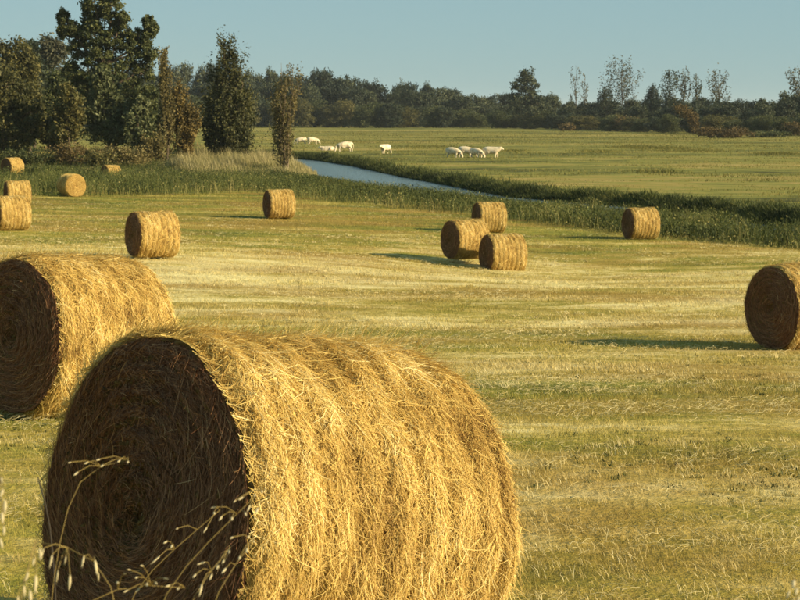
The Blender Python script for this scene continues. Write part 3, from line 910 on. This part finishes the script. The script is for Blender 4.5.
D3 = 215.0; by = base_row(D3)
plant_tree('broadleaf_tree', lobed_tree(14, px_lobes(D3, by, 5, [
    (2, 56, 14, 16), (-14, 60, 14, 18), (22, 56, 13, 15), (32, 66, 10, 13), (10, 76, 20, 16), (28, 84, 14, 16), (-10, 84, 18, 18)], 5),
    .22, 1500, 103, mat_leaf_olive, .3, clump=.24, twig=30), ground_at(5, D3), 'farther tree with loose crown behind the olive tree at the left edge')
D4 = 260.0; by = base_row(D4)
plant_tree('broadleaf_tree', lobed_tree(15, px_lobes(D4, by, 54, [
    (50, 48, 11, 12), (60, 52, 12, 13), (46, 62, 9, 12), (60, 68, 14, 13), (50, 82, 14, 14), (70, 80, 12, 14)], 6),
    .24, 1300, 104, mat_leaf_grey, .3, clump=.26, twig=26), ground_at(54, D4), 'pale grey-green rounded tree peeping out left of the tallest tree')
plant_tree('broadleaf_tree', lobed_tree(13, px_lobes(250.0, base_row(250.0), 36, [
    (36, 52, 8, 10), (34, 64, 11, 13), (40, 80, 12, 14), (26, 82, 12, 12)], 7),
    .24, 1200, 105, mat_leaf_far, .25, clump=.26, twig=26), ground_at(36, 250.0), 'small dark tree in the gap between left edge trees and pale tree')
D5 = 158.0; by = base_row(D5)
plant_tree('young_tree', lobed_tree(8.5, px_lobes(D5, by, 108, [
    (104, 78, 8, 9), (112, 84, 8, 9), (104, 94, 11, 11), (116, 100, 10, 11), (98, 108, 11, 12), (112, 116, 13, 12), (124, 108, 7, 12), (100, 126, 11, 11), (118, 132, 11, 11)], 8),
    .17, 900, 106, mat_leaf_pale, .14, mat_bark_pale, clump=.26, twig=26), ground_at(108, D5), 'young pale-leaved tree standing in front of the tallest dark tree')
D5b = 156.0; by = base_row(D5b)
plant_tree('young_tree', lobed_tree(6.5, px_lobes(D5b, by, 70, [
    (68, 92, 8, 9), (74, 102, 9, 10), (64, 110, 10, 11), (76, 118, 10, 11), (68, 128, 11, 11), (60, 134, 9, 10)], 9),
    .17, 900, 107, mat_leaf_olive, .13, clump=.26, twig=26), ground_at(70, D5b), 'olive young tree between the edge tree and the pale young tree')
plant_tree('young_tree', lobed_tree(6.5, px_lobes(D5b, by, 141, [
    (143, 106, 7, 9), (138, 116, 9, 10), (146, 124, 8, 10), (136, 134, 9, 10)], 10),
    .17, 800, 108, mat_leaf_pale, .12, clump=.26, twig=22), ground_at(141, D5b), 'thin young tree right of the pale-leaved one')
for px_, d_, top_, w_, sd_, m_, lb_ in ((62, 196, 70, 46, 151, mat_leaf_dark, 'dark full tree filling the gap left of the tallest tree'), (30, 190, 88, 44, 152, mat_leaf_dark, 'dark tree behind the olive tree at left, showing between crowns'),
        (140, 192, 78, 44, 153, mat_leaf_dark, 'dark tree behind the tallest tree on its right side'), (-8, 188, 80, 44, 154, mat_leaf_olive, 'olive tree at the far left edge behind the bushy one')):
    r_ = base_row(d_)
    rr_ = np.random.default_rng(sd_)
    it_ = [(px_ + rr_.uniform(-.3, .3) * w_ * (1.1 - .5 * q / 9), r_ - 14 - (r_ - 28 - top_) * q / 9, w_ * .26, 13) for q in range(10)]
    plant_tree('broadleaf_tree', lobed_tree(10, px_lobes(d_, r_, px_, it_, sd_), .17, 1300, sd_, m_, .25, clump=.22, twig=26), ground_at(px_, d_), lb_)
def low_bush(px, d, wpx, hpx, seed, mat, label, n=3200, cat='bush', nm='bush'):
    k = d / FPX
    w, h = wpx * k, hpx * k
    rr = np.random.default_rng(seed)
    lobes = [((i / 3 - .5) * w * .75, rr.uniform(-.2, .2) * w, h * rr.uniform(.42, .6), w * .26, h * rr.uniform(.36, .46)) for i in range(4)]
    plant_tree(nm, lobed_tree(h, lobes, max(.10, .9 * k), n // 4, seed, mat, .05 + h * .012, clump=.26, twig=22), ground_at(px, d), label, cat)
low_bush(72, 148, 44, 28, 201, mat_leaf_brown, 'rusty brown bush at the foot of the tallest tree')
low_bush(124, 150, 38, 26, 202, mat_leaf_bronze, 'bronze green bush below the pale young tree')
low_bush(30, 147, 40, 24, 203, mat_leaf_dark, 'dark bush under the olive tree at left')
low_bush(100, 146, 26, 24, 204, mat_leaf_olive, 'olive bush between the rusty bush and the bronze green bush')
low_bush(-6, 146, 36, 22, 205, mat_leaf_dark, 'dark bush at the very left edge under trees')
low_bush(152, 155, 22, 34, 206, mat_leaf_bronze, 'upright brown bush left of the feathery tree')
low_bush(28, 122, 26, 12, 207, mat_leaf_dark, 'low dark shrub behind the left edge bales', 1800)
low_bush(58, 124, 20, 11, 208, mat_leaf_dark, 'low dark shrub just above the round-ended bale', 1600)
low_bush(86, 128, 16, 12, 209, mat_leaf_olive, 'low olive shrub left of the tilted bale', 1500)
low_bush(134, 126, 22, 11, 210, mat_leaf_dark, 'low dark shrub right of the tilted bale', 1500)

D7 = 157.0; kf = D7 / FPX
plant_tree('feathery_tree', upright_tree((base_row(D7) - 48) * kf, 19 * kf, 34, .12, 170, 301, mat_leaf_bronze, .13, mat_bark, low=.1,
    prof=((0, .5), (.3, .9), (.5, .75), (.75, .5), (.92, .55), (1, .2)), skew=-.05), ground_at(168, D7), 'slender feathery brownish tree right of the tallest tree')
plant_tree('feathery_tree', upright_tree((base_row(159.5) - 80) * kf, 34 * kf, 40, .12, 210, 302, mat_leaf_gold, .11, low=.06,
    prof=((0, .12), (.25, .35), (.45, .8), (.65, 1), (.85, .75), (1, .2)),
    stems=((0, 0, 1, .7), (.24, .05, .88, .6), (-.2, .1, .9, .6), (.3, -.1, .7, .5))), ground_at(183, 159.5), 'shorter rounded golden-brown feathery tree, right of the slender one')
D8 = 166.0
plant_tree('poplar_tree', upright_tree((base_row(D8) - 38) * D8 / FPX, 52 * D8 / FPX, 150, .13, 290, 303, mat_leaf_poplar, .26, low=.0,
    prof=((0, .8), (.2, .92), (.4, .95), (.58, .9), (.72, .7), (.84, .42), (.93, .24), (1, .04)), skew=-.06,
    stems=((-.06, 0, 1, .55), (.10, .05, .90, .42), (-.22, .1, .78, .5), (.26, -.1, .74, .5), (.34, .12, .58, .45), (-.3, -.12, .52, .45), (.05, -.25, .62, .55), (.2, -.2, .4, .5), (-.16, .2, .42, .6))), ground_at(231, D8), 'dense dark conical poplar standing alone behind the reed bed')
D9 = 141.0
plant_tree('poplar_tree', upright_tree((base_row(D9) - 61) * D9 / FPX, 30 * D9 / FPX, 60, .09, 125, 304, mat_leaf_bronze, .12, mat_bark_pale, low=.06,
    prof=((0, .2), (.12, .4), (.25, .8), (.45, .85), (.62, .72), (.8, .78), (.93, 1), (1, .6)),
    stems=((-.16, 0, 1, .6), (.22, .05, .97, .55), (0, -.1, .85, .6), (-.24, .1, .72, .5))), ground_at(286, D9), 'thin brown upright poplar at the bend of the river')

# far woodland belt: a few kinds of crown, each tree its own copy
def far_kind(seed, mat, wide, n_lobes, leaf=.26, per=760, lowest=.13):
    rr = np.random.default_rng(seed)
    lobes = []
    for i in range(n_lobes):
        u = (i + .5) / n_lobes
        z = lowest + (.86 - lowest) * u
        sprd = wide * math.sqrt(max(.05, 1 - ((z - .45) / .55) ** 2)) * .7
        a = i * 2.4
        lobes.append((math.cos(a) * sprd * 10 * rr.uniform(.3, 1), math.sin(a) * sprd * 10 * rr.uniform(.3, 1), z * 10, wide * 10 * rr.uniform(.38, .52), 10 * rr.uniform(.14, .2)))
    return lobed_tree(10, lobes, leaf, per, seed, mat, .16, clump=.26, twig=22)
kinds = [far_kind(401, mat_leaf_far, .46, 12), far_kind(402, mat_leaf_far, .52, 13), far_kind(403, mat_leaf_far, .42, 12), far_kind(404, mat_leaf_far, .56, 13),
         far_kind(405, mat_leaf_dark, .62, 13, lowest=.1), far_kind(406, mat_leaf_olive, .60, 13, lowest=.1)]
rng = np.random.default_rng(77)
top_x = np.array([-80, 0, 170, 200, 250, 300, 340, 380, 420, 450, 480, 505, 545, 560, 600, 650, 700, 740, 780, 800, 900])
top_y = np.array([66, 66, 66, 64, 69, 69, 74, 78, 80, 86, 92, 95, 93, 98, 99, 99, 96, 99, 93, 91, 90])
def wood_depth(px):
    return np.interp(px, [0, 480, 560, 640, 760, 900], [590, 580, 520, 450, 385, 370])
def mead_row(d): return 112 + FPX * MEADOW_DROP / d
LB = ['dark green tree in the front row of the far woodland edge', 'dark tree rising in the middle of the far woodland belt', 'tall dark tree on the skyline of the far woodland belt']
GP = ['front row trees of the far woodland', 'middle row trees of the far woodland', 'skyline trees of the far woodland']
for rowi, (step, frac, dd) in enumerate(((15, .52, 0), (19, .80, 35), (15, 1.0, 75))):
    px = -25.0 if rowi else -10.0
    while px < 880:
        q = px + rng.uniform(-5, 5)
        d = float(wood_depth(q)) + dd + rng.uniform(-10, 10)
        row0 = mead_row(d)
        ty = float(np.interp(q, top_x, top_y))
        hpx = (row0 - ty) * frac * rng.uniform(.84, 1.1) if rowi < 2 else (row0 - ty) * rng.uniform(.90, 1.06)
        hm = hpx * d / FPX
        kind = int(rng.integers(0, 6)) if rowi == 0 else int(rng.integers(0, 4))
        if rowi == 0 and rng.random() < .75: kind = 4 + int(rng.integers(0, 2))
        wpx = rng.uniform(24, 36) if rowi == 0 else rng.uniform(24, 38)
        sw = wpx * d / FPX / (13 if kind > 3 else 10.5)
        plant_tree('woodland_tree', kinds[kind], ground_at(q, d), LB[rowi], 'tree', GP[rowi], float(rng.uniform(0, 6.28)), (sw, sw, hm / 10.3))
        px += step * rng.uniform(.75, 1.25)
# trees that stand out of the belt
D = 540.0; b_ = mead_row(D)
plant_tree('woodland_tree', lobed_tree(22, px_lobes(D, b_, 524, [(525, 76, 6, 8), (520, 86, 8, 8), (530, 88, 8, 8), (524, 98, 12, 9), (514, 102, 8, 8), (536, 104, 9, 8), (524, 112, 14, 8)], 20),
    .42, 700, 501, mat_leaf_far, .4, clump=.25), ground_at(524, D), 'tall dark pointed tree rising above the middle of the far woodland')
def sparse_tree(px, d, top, wpx, seed, label, nb=16, per=46, mat=mat_leaf_grey, prof=((0, .1), (.35, .3), (.6, .7), (.85, 1), (1, .5))):
    k = d / FPX
    H = (mead_row(d) - top) * k
    plant_tree('sparse_tree', upright_tree(H, wpx * k, nb, .30, per, seed, mat, .20, mat_bark, low=.32, prof=prof), ground_at(px, d), label)
sparse_tree(620, 520, 60, 34, 511, 'tallest sparse see-through tree above the right woodland', 26, 60)
sparse_tree(574, 550, 66, 14, 512, 'thin wispy tree left of the tallest sparse tree', 9, 26)
sparse_tree(583, 550, 74, 12, 513, 'small bare spike of a tree between the wispy tree and tallest sparse tree', 8, 24)
sparse_tree(667, 510, 70, 22, 514, 'left tree of the sparse group above the right woodland', 20, 60, mat_leaf_far)
sparse_tree(682, 510, 69, 14, 515, 'second sparse tree of the group above the right woodland', 14, 44)
sparse_tree(694, 510, 74, 12, 516, 'third sparse tree of the group above the right woodland', 12, 44, mat_leaf_far)
sparse_tree(716, 500, 71, 24, 517, 'spreading sparse tree right of the sparse group', 20, 46)
sparse_tree(795, 470, 69, 22, 518, 'sparse tree on the skyline at the right edge', 18, 50)
sparse_tree(605, 530, 88, 22, 519, 'bushier tree under the tallest sparse tree', 22, 90, mat_leaf_far, ((0, .5), (.3, 1), (.6, .8), (1, .2)))
sparse_tree(650, 520, 86, 20, 520, 'bushier dark tree between the sparse trees', 22, 90, mat_leaf_far, ((0, .5), (.3, 1), (.6, .8), (1, .2)))
low_bush(630, 465, 27, 14, 531, mat_leaf_brown, 'rounded brownish bush alone in front of the right woodland', 2600)
low_bush(566, 480, 14, 8, 532, mat_leaf_brown, 'small brownish bush left of the rounded lone bush', 1200)
low_bush(722, 346, 46, 11, 533, mat_leaf_brown, 'long low dark thicket in the pasture at right', 3600)
low_bush(764, 352, 38, 7, 534, mat_leaf_dark, 'lower dark thicket right of the long thicket', 2600)
low_bush(797, 372, 26, 16, 535, mat_leaf_brown, 'brown bush at the right edge before the woodland', 2000)
plant_tree('leaning_tree', lobed_tree(7, px_lobes(350, mead_row(350), 697, [(690, 116, 6, 6), (684, 112, 6, 6), (678, 109, 6, 5), (692, 124, 5, 6)], 21),
    .22, 380, 541, mat_leaf_brown, .10, clump=.3, lean=(-2.2, 0)), ground_at(697, 350.0), 'brown tree leaning left beside the long low thicket')

# sedge tussocks that darken the pasture
rng = np.random.default_rng(91)
def sedge(cx, cy, wx, wy, n):
    x = cx + rng.normal(0, wx, n); y = cy + rng.normal(0, wy, n)
    h = rng.uniform(.12, .42, n); la = rng.uniform(0, 6.28, n); ll = h * rng.uniform(.1, .8, n)
    P = np.stack([x, y, gz(x, y) - .02], 1)
    return blades(P, h, rng.uniform(.05, .10, n), np.stack([np.cos(la) * ll, np.sin(la) * ll], 1), rng.uniform(0, 3.14, n), np.clip(rng.beta(1.6, 3, n), 0, 1), bend=False)
vs, ts, tts, n0 = [], [], [], 0
for px, py, wpx, n in ((648, 148, 20, 2200), (690, 151, 26, 1200), (777, 154, 11, 1200), (600, 152, 14, 700), (430, 147, 22, 900), (512, 151, 9, 500), (350, 142, 16, 500), (470, 140, 25, 500), (690, 140, 30, 600), (655, 172, 16, 500)):
    p = on_ground(px, py); k = np.linalg.norm(p[:2]) / FPX
    v, t, _, tt = sedge(p[0], p[1], wpx * k, wpx * k * 1.6, n)
    vs.append(v); ts.append(t + n0); tts.append(tt); n0 += len(v)
tag(obj('sedge_tussocks', make_mesh('sedge_tussocks', np.concatenate(vs), tris=np.concatenate(ts), tint=np.concatenate(tts) * .8 + .05, mat=mat_tuft)), 'dark sedge tussocks scattered in the pasture', 'sedge', kind='stuff')

# ------------------------------------------------------------------ cattle
def M_cow():
    m, nt, b = new_mat('cream_coat', .75, .25)
    n = noise(nt, mapping(nt, nt.nodes.new('ShaderNodeTexCoord').outputs['Object'], (3, 3, 3)), 1.0, 3)
    nt.links.new(ramp(nt, n, [(.36, (.40, .31, .20)), (.5, (.62, .53, .38)), (.7, (.72, .64, .48))]), b.inputs['Base Color'])
    return m
mat_cow = M_cow()
def cow_mesh(pose):
    """one skinned body; the cow faces +x, hooves on z = 0"""
    v, e, r = [], [], []
    def vert(p, rad, prev=None):
        v.append(p); r.append(rad); i = len(v) - 1
        if prev is not None: e.append((prev, i))
        return i
    dz = -.62 if pose == 'lying' else 0.0
    hip = vert((-.62, 0, 1.08 + dz), (.34, .40))
    b1 = vert((-.25, 0, 1.00 + dz), (.40, .47), hip)
    b2 = vert((.18, 0, .98 + dz), (.40, .48), b1)
    sh = vert((.60, 0, 1.04 + dz), (.33, .43), b2)
    rump = vert((-.90, 0, 1.12 + dz), (.24, .27), hip)
    tl = vert((-1.03, 0, 1.10 + dz), (.05, .05), rump)
    t2 = vert((-1.08, 0, .80 + dz), (.03, .03), tl)
    vert((-1.07, 0, .48 + max(dz, -.3)), (.05, .05), t2)
    if pose == 'grazing':
        n1 = vert((.92, 0, .92), (.19, .24), sh); n2 = vert((1.16, .04, .56), (.13, .17), n1)
        h1 = vert((1.26, .06, .36), (.12, .13), n2); h2 = vert((1.32, .07, .12), (.075, .08), h1)
    else:
        n1 = vert((.90, 0, 1.12 + dz), (.22, .29), sh); n2 = vert((1.10, 0, 1.22 + dz), (.15, .20), n1)
        h1 = vert((1.26, .02, 1.22 + dz), (.13, .15), n2); h2 = vert((1.50, .04, 1.06 + dz), (.09, .10), h1)
    for s in (-1, 1):
        a = v[n2]
        ea = vert((a[0] + .04, a[1] + s * .16, a[2] + .10), (.05, .03), n2)
        vert((a[0] + .02, a[1] + s * .29, a[2] + .09), (.035, .02), ea)
        ho = vert((a[0] + .06, a[1] + s * .09, a[2] + .17), (.03, .03), n2)
        vert((a[0] + .10, a[1] + s * .15, a[2] + .26), (.012, .012), ho)
        if pose == 'lying':
            k1 = vert((.72, s * .26, .22), (.10, .12), sh); k2 = vert((.98, s * .28, .10), (.07, .07), k1); vert((.76, s * .30, .05), (.05, .05), k2)
            f1 = vert((-.45, s * .34, .24), (.17, .18), hip); f2 = vert((-.22, s * .42, .14), (.09, .09), f1); vert((-.52, s * .44, .06), (.06, .05), f2)
        else:
            st = .10 * s
            k0 = vert((.62, s * .18, .78), (.16, .20), sh); k1 = vert((.64 + st, s * .19, .46), (.10, .11), k0)
            k2 = vert((.62 + st, s * .19, .16), (.07, .07), k1); vert((.65 + st, s * .19, .03), (.065, .06), k2)
            f0 = vert((-.66, s * .19, .80), (.19, .25), hip); f1 = vert((-.60 - st, s * .20, .60), (.10, .12), f0)
            f2 = vert((-.78 - st, s * .20, .42), (.09, .10), f1); f3 = vert((-.76 - st, s * .20, .15), (.07, .07), f2); vert((-.72 - st, s * .20, .03), (.065, .06), f3)
    me = bpy.data.meshes.new('cow_skeleton')
    me.from_pydata(v, e, [])
    o = bpy.data.objects.new('cow_skeleton', me); COL.objects.link(o)
    sk = o.modifiers.new('skin', 'SKIN'); sk.use_smooth_shade = True
    for i, q in enumerate(me.skin_vertices[0].data):
        q.radius = r[i]; q.use_root = (i == 0)
    ss = o.modifiers.new('sub', 'SUBSURF'); ss.levels = 2; ss.render_levels = 2
    dg = bpy.context.evaluated_depsgraph_get()
    out = bpy.data.meshes.new_from_object(o.evaluated_get(dg))
    out.name = 'cow'
    out.materials.clear(); out.materials.append(mat_cow)
    bpy.data.objects.remove(o); bpy.data.meshes.remove(me)
    return out
cow_m = {p: cow_mesh(p) for p in ('grazing', 'standing', 'lying')}
for px, py, pose, rz, sc, lb in (
        (345, 151.5, 'grazing', 188, 1.12, 'cream cow grazing with its head to the left, beside the lying cow'),
        (328, 150.5, 'lying', 175, 1.0, 'cream cow lying down left of the grazing cow'),
        (386, 153.5, 'standing', 235, 1.0, 'cream cow standing alone between the two groups of cattle'),
        (453, 157.5, 'grazing', -30, 1.0, 'leftmost cow of the right-hand cream group'),
        (466, 157.0, 'grazing', -18, 1.05, 'second cow from the left in the right-hand group'),
        (476, 157.5, 'grazing', -40, .95, 'third cow of the right-hand group, partly hidden'),
        (491, 157.5, 'standing', -14, 1.05, 'rightmost cow of the right-hand group, head raised to the right'),
        (301, 144.0, 'grazing', 180, .95, 'far pale cow beside the thin poplar, left of its pair'),
        (313, 144.0, 'grazing', 10, .95, 'far pale cow right of its pair, beyond the river bend'),
        (786, 134.6, 'standing', 190, 1.0, 'tiny distant white cow by the right-hand thicket'),
        (798, 134.4, 'standing', 20, .95, 'tiny distant white cow at the right edge')):
    p = on_ground(px, py)
    o = obj('cow', cow_m[pose])
    o.location = (p[0], p[1], float(gz(p[0], p[1])) - .16); o.rotation_euler = (0, 0, R(rz)); o.scale = (sc, sc, sc)
    tag(o, lb, 'cow', 'cream cattle on the pasture')

# ------------------------------------------------------------------ wild oats between the camera and the near bale
mat_oat = M_ramp('dry_oat', [(0, (.30, .22, .07)), (1, (.62, .54, .34))], .6, .3, .2)
mat_deadstem = M_bark('dead_stem', (.06, .05, .04))
def spikelet_mesh():
    zs = np.array([0, .18, .5, .8, 1.0]); rs = np.array([.02, .085, .10, .05, .003])
    a = np.linspace(0, 2 * np.pi, 6, endpoint=False)
    V = np.stack([rs[:, None] * np.cos(a), rs[:, None] * np.sin(a) * .6, np.repeat(zs[:, None], 6, 1)], -1).reshape(-1, 3)
    i, j = np.meshgrid(np.arange(4), np.arange(6), indexing='ij'); j2 = (j + 1) % 6
    Q = np.stack([i * 6 + j, i * 6 + j2, (i + 1) * 6 + j2, (i + 1) * 6 + j], -1).reshape(-1, 4)
    return make_mesh('spikelet', V, quads=Q, tint=np.full(len(V), .78), mat=mat_oat, smooth=True)
spk = spikelet_mesh()
rng = np.random.default_rng(33)
def oat(path, d, spikes, label, stem_w=.0009, hang=.35, mat=None, name='oat_stalk'):
    """path: pixels of the visible stem from low to tip; spikes: pixels of the seed heads; the stem goes on down to its root"""
    pts = [at_depth(x, y, d + .03 * i) for i, (x, y) in enumerate(path)]
    p0 = pts[0]; dirn = pts[0] - pts[1]
    root = np.array([p0[0] + dirn[0] * 1.2, p0[1] + dirn[1], 0.0]); root[2] = float(gz(root[0], root[1])) - .02
    full = [root, root * .55 + p0 * .45 + np.array([dirn[0] * -.15, 0, .0])] + pts
    full = np.array(full)
    # smooth the path
    t = np.concatenate([[0], np.cumsum(np.linalg.norm(np.diff(full, axis=0), axis=1))])
    tt = np.linspace(0, t[-1], 26)
    sm = np.stack([np.interp(tt, t, full[:, k]) for k in range(3)], 1)
    for _ in range(2): sm[1:-1] = .25 * sm[:-2] + .5 * sm[1:-1] + .25 * sm[2:]
    e = empty(name, tuple(root))
    tag(e, label, 'grass stalk', 'wild oat stalks in the foreground')
    tb = TubeSet(); tb.add(sm - root, stem_w * np.linspace(1.5, .5, 26), 5)
    st = obj('stem', tb.mesh('stem', mat or mat_oat), e)
    for x, y in spikes:
        q = at_depth(x, y, d + rng.uniform(-.05, .05)) - root
        near = (sm - root)[np.argmin(np.linalg.norm(sm[:, ::2] - (q + root)[::2], axis=1))]
        pb = TubeSet(); mid = (near + q) / 2 + np.array([0, 0, .006]); pb.add([near, mid, q], [.0006, .0005, .0005], 4)
        pd = obj('pedicel', pb.mesh('pedicel', mat or mat_oat), e)
        dv = unit(q - near + np.array([rng.normal(0, .01), rng.normal(0, .01), -hang * .06]))
        s = obj('spikelet', spk, pd)
        L = .019 * rng.uniform(.7, 1.25)
        s.location = q; s.scale = (L, L, L)
        s.rotation_euler = Vector(dv).to_track_quat('Z', 'Y').to_euler()
oat([(150, 604), (190, 560), (233, 517), (262, 490)], 2.6, [(216, 507), (222, 516), (236, 500), (243, 497), (250, 505), (255, 494), (262, 490), (258, 508), (232, 517), (245, 512)], 'oat stalk reaching highest to the right, its seed head before the bale edge')
oat([(120, 604), (147, 572), (185, 540), (220, 510)], 2.9, [(167, 541), (172, 545), (178, 528), (207, 527), (214, 512), (160, 556)], 'slanting oat stalk crossing the dark bale end, second from the right')
oat([(180, 604), (200, 582), (216, 566), (230, 548)], 2.5, [(205, 562), (212, 574), (218, 565), (224, 560), (229, 550), (196, 574), (202, 584)], 'short oat stalk with seeds low in front of the bale end')
oat([(203, 606), (222, 580), (240, 558), (254, 540)], 2.45, [(233, 537), (240, 556), (249, 536), (254, 541), (247, 548), (226, 568)], 'short oat stalk at the right foot of the dark bale end')
oat([(118, 575), (98, 552), (67, 543), (38, 542)], 2.3, [(52, 555), (58, 570), (66, 556), (70, 575), (84, 556), (95, 560), (98, 572), (44, 548)], 'oat stalk arching over to the left with hanging seeds', hang=2.0)
oat([(60, 606), (90, 594), (118, 586), (143, 578), (185, 588)], 2.4, [(117, 582), (124, 574), (131, 570), (137, 577), (143, 566), (147, 583), (155, 582), (163, 578), (170, 585), (178, 588), (128, 590), (140, 588)], 'low oat stalk lying almost level with a crowded seed head')
oat([(48, 606), (60, 540), (70, 490), (78, 462), (100, 458), (128, 460)], 2.7, [(71, 462), (78, 472), (88, 462), (100, 459), (103, 465), (120, 460), (128, 461)], 'upright oat stalk at left with a nodding row of white seeds', stem_w=.0008)
oat([(-30, 606), (-16, 560), (-6, 515), (0, 480)], 2.0, [(1, 477), (3, 489), (5, 500), (2, 512), (4, 526), (-4, 505), (0, 538)], 'oat seed head cut by the left edge', hang=1.0)
oat([(12, 606), (24, 570), (36, 540)], 1.9, [(34, 558), (40, 548), (28, 572), (36, 575), (24, 585), (30, 590), (18, 596)], 'blurred oat head near the lower left corner', hang=1.0)
oat([(56, 606), (53, 550), (48, 502), (38, 477)], 3.0, [], 'dark dead stem at left of the big bale', stem_w=.0024, mat=mat_deadstem, name='dead_stem')
oat([(800, 612), (798, 600), (795, 580)], 1.9, [(794, 580), (797, 588), (790, 590), (799, 596)], 'blurred pale oat head in the lower right corner', hang=.6)

print('TRIS', sum(len(o.data.loop_triangles) if o.type == 'MESH' and not o.data.calc_loop_triangles() else 0 for o in {o.data.name: o for o in bpy.data.objects if o.type == 'MESH'}.values()))

# ------------------------------------------------------------------ the evening air
def haze_box():
    m = bpy.data.materials.new('evening_haze'); m.use_nodes = True
    nt = m.node_tree; nt.nodes.clear()
    o = nt.nodes.new('ShaderNodeOutputMaterial'); v = nt.nodes.new('ShaderNodeVolumePrincipled')
    v.inputs['Color'].default_value = (.80, .90, 1.0, 1); v.inputs['Density'].default_value = HAZE
    v.inputs['Anisotropy'].default_value = 0.0
    nt.links.new(v.outputs[0], o.inputs['Volume'])
    x0, x1, y0, y1, z0, z1 = -5600, 5600, -1700, 7200, -6.5, 40.0
    V = np.array([(x, y, z) for x in (x0, x1) for y in (y0, y1) for z in (z0, z1)], float)
    Q = np.array([(0, 1, 3, 2), (4, 6, 7, 5), (0, 4, 5, 1), (2, 3, 7, 6), (0, 2, 6, 4), (1, 5, 7, 3)])
    tag(obj('haze', make_mesh('haze', V, quads=Q, mat=m)), 'thin evening haze over the whole valley', 'haze', kind='stuff')
if HAZE > 0: haze_box()
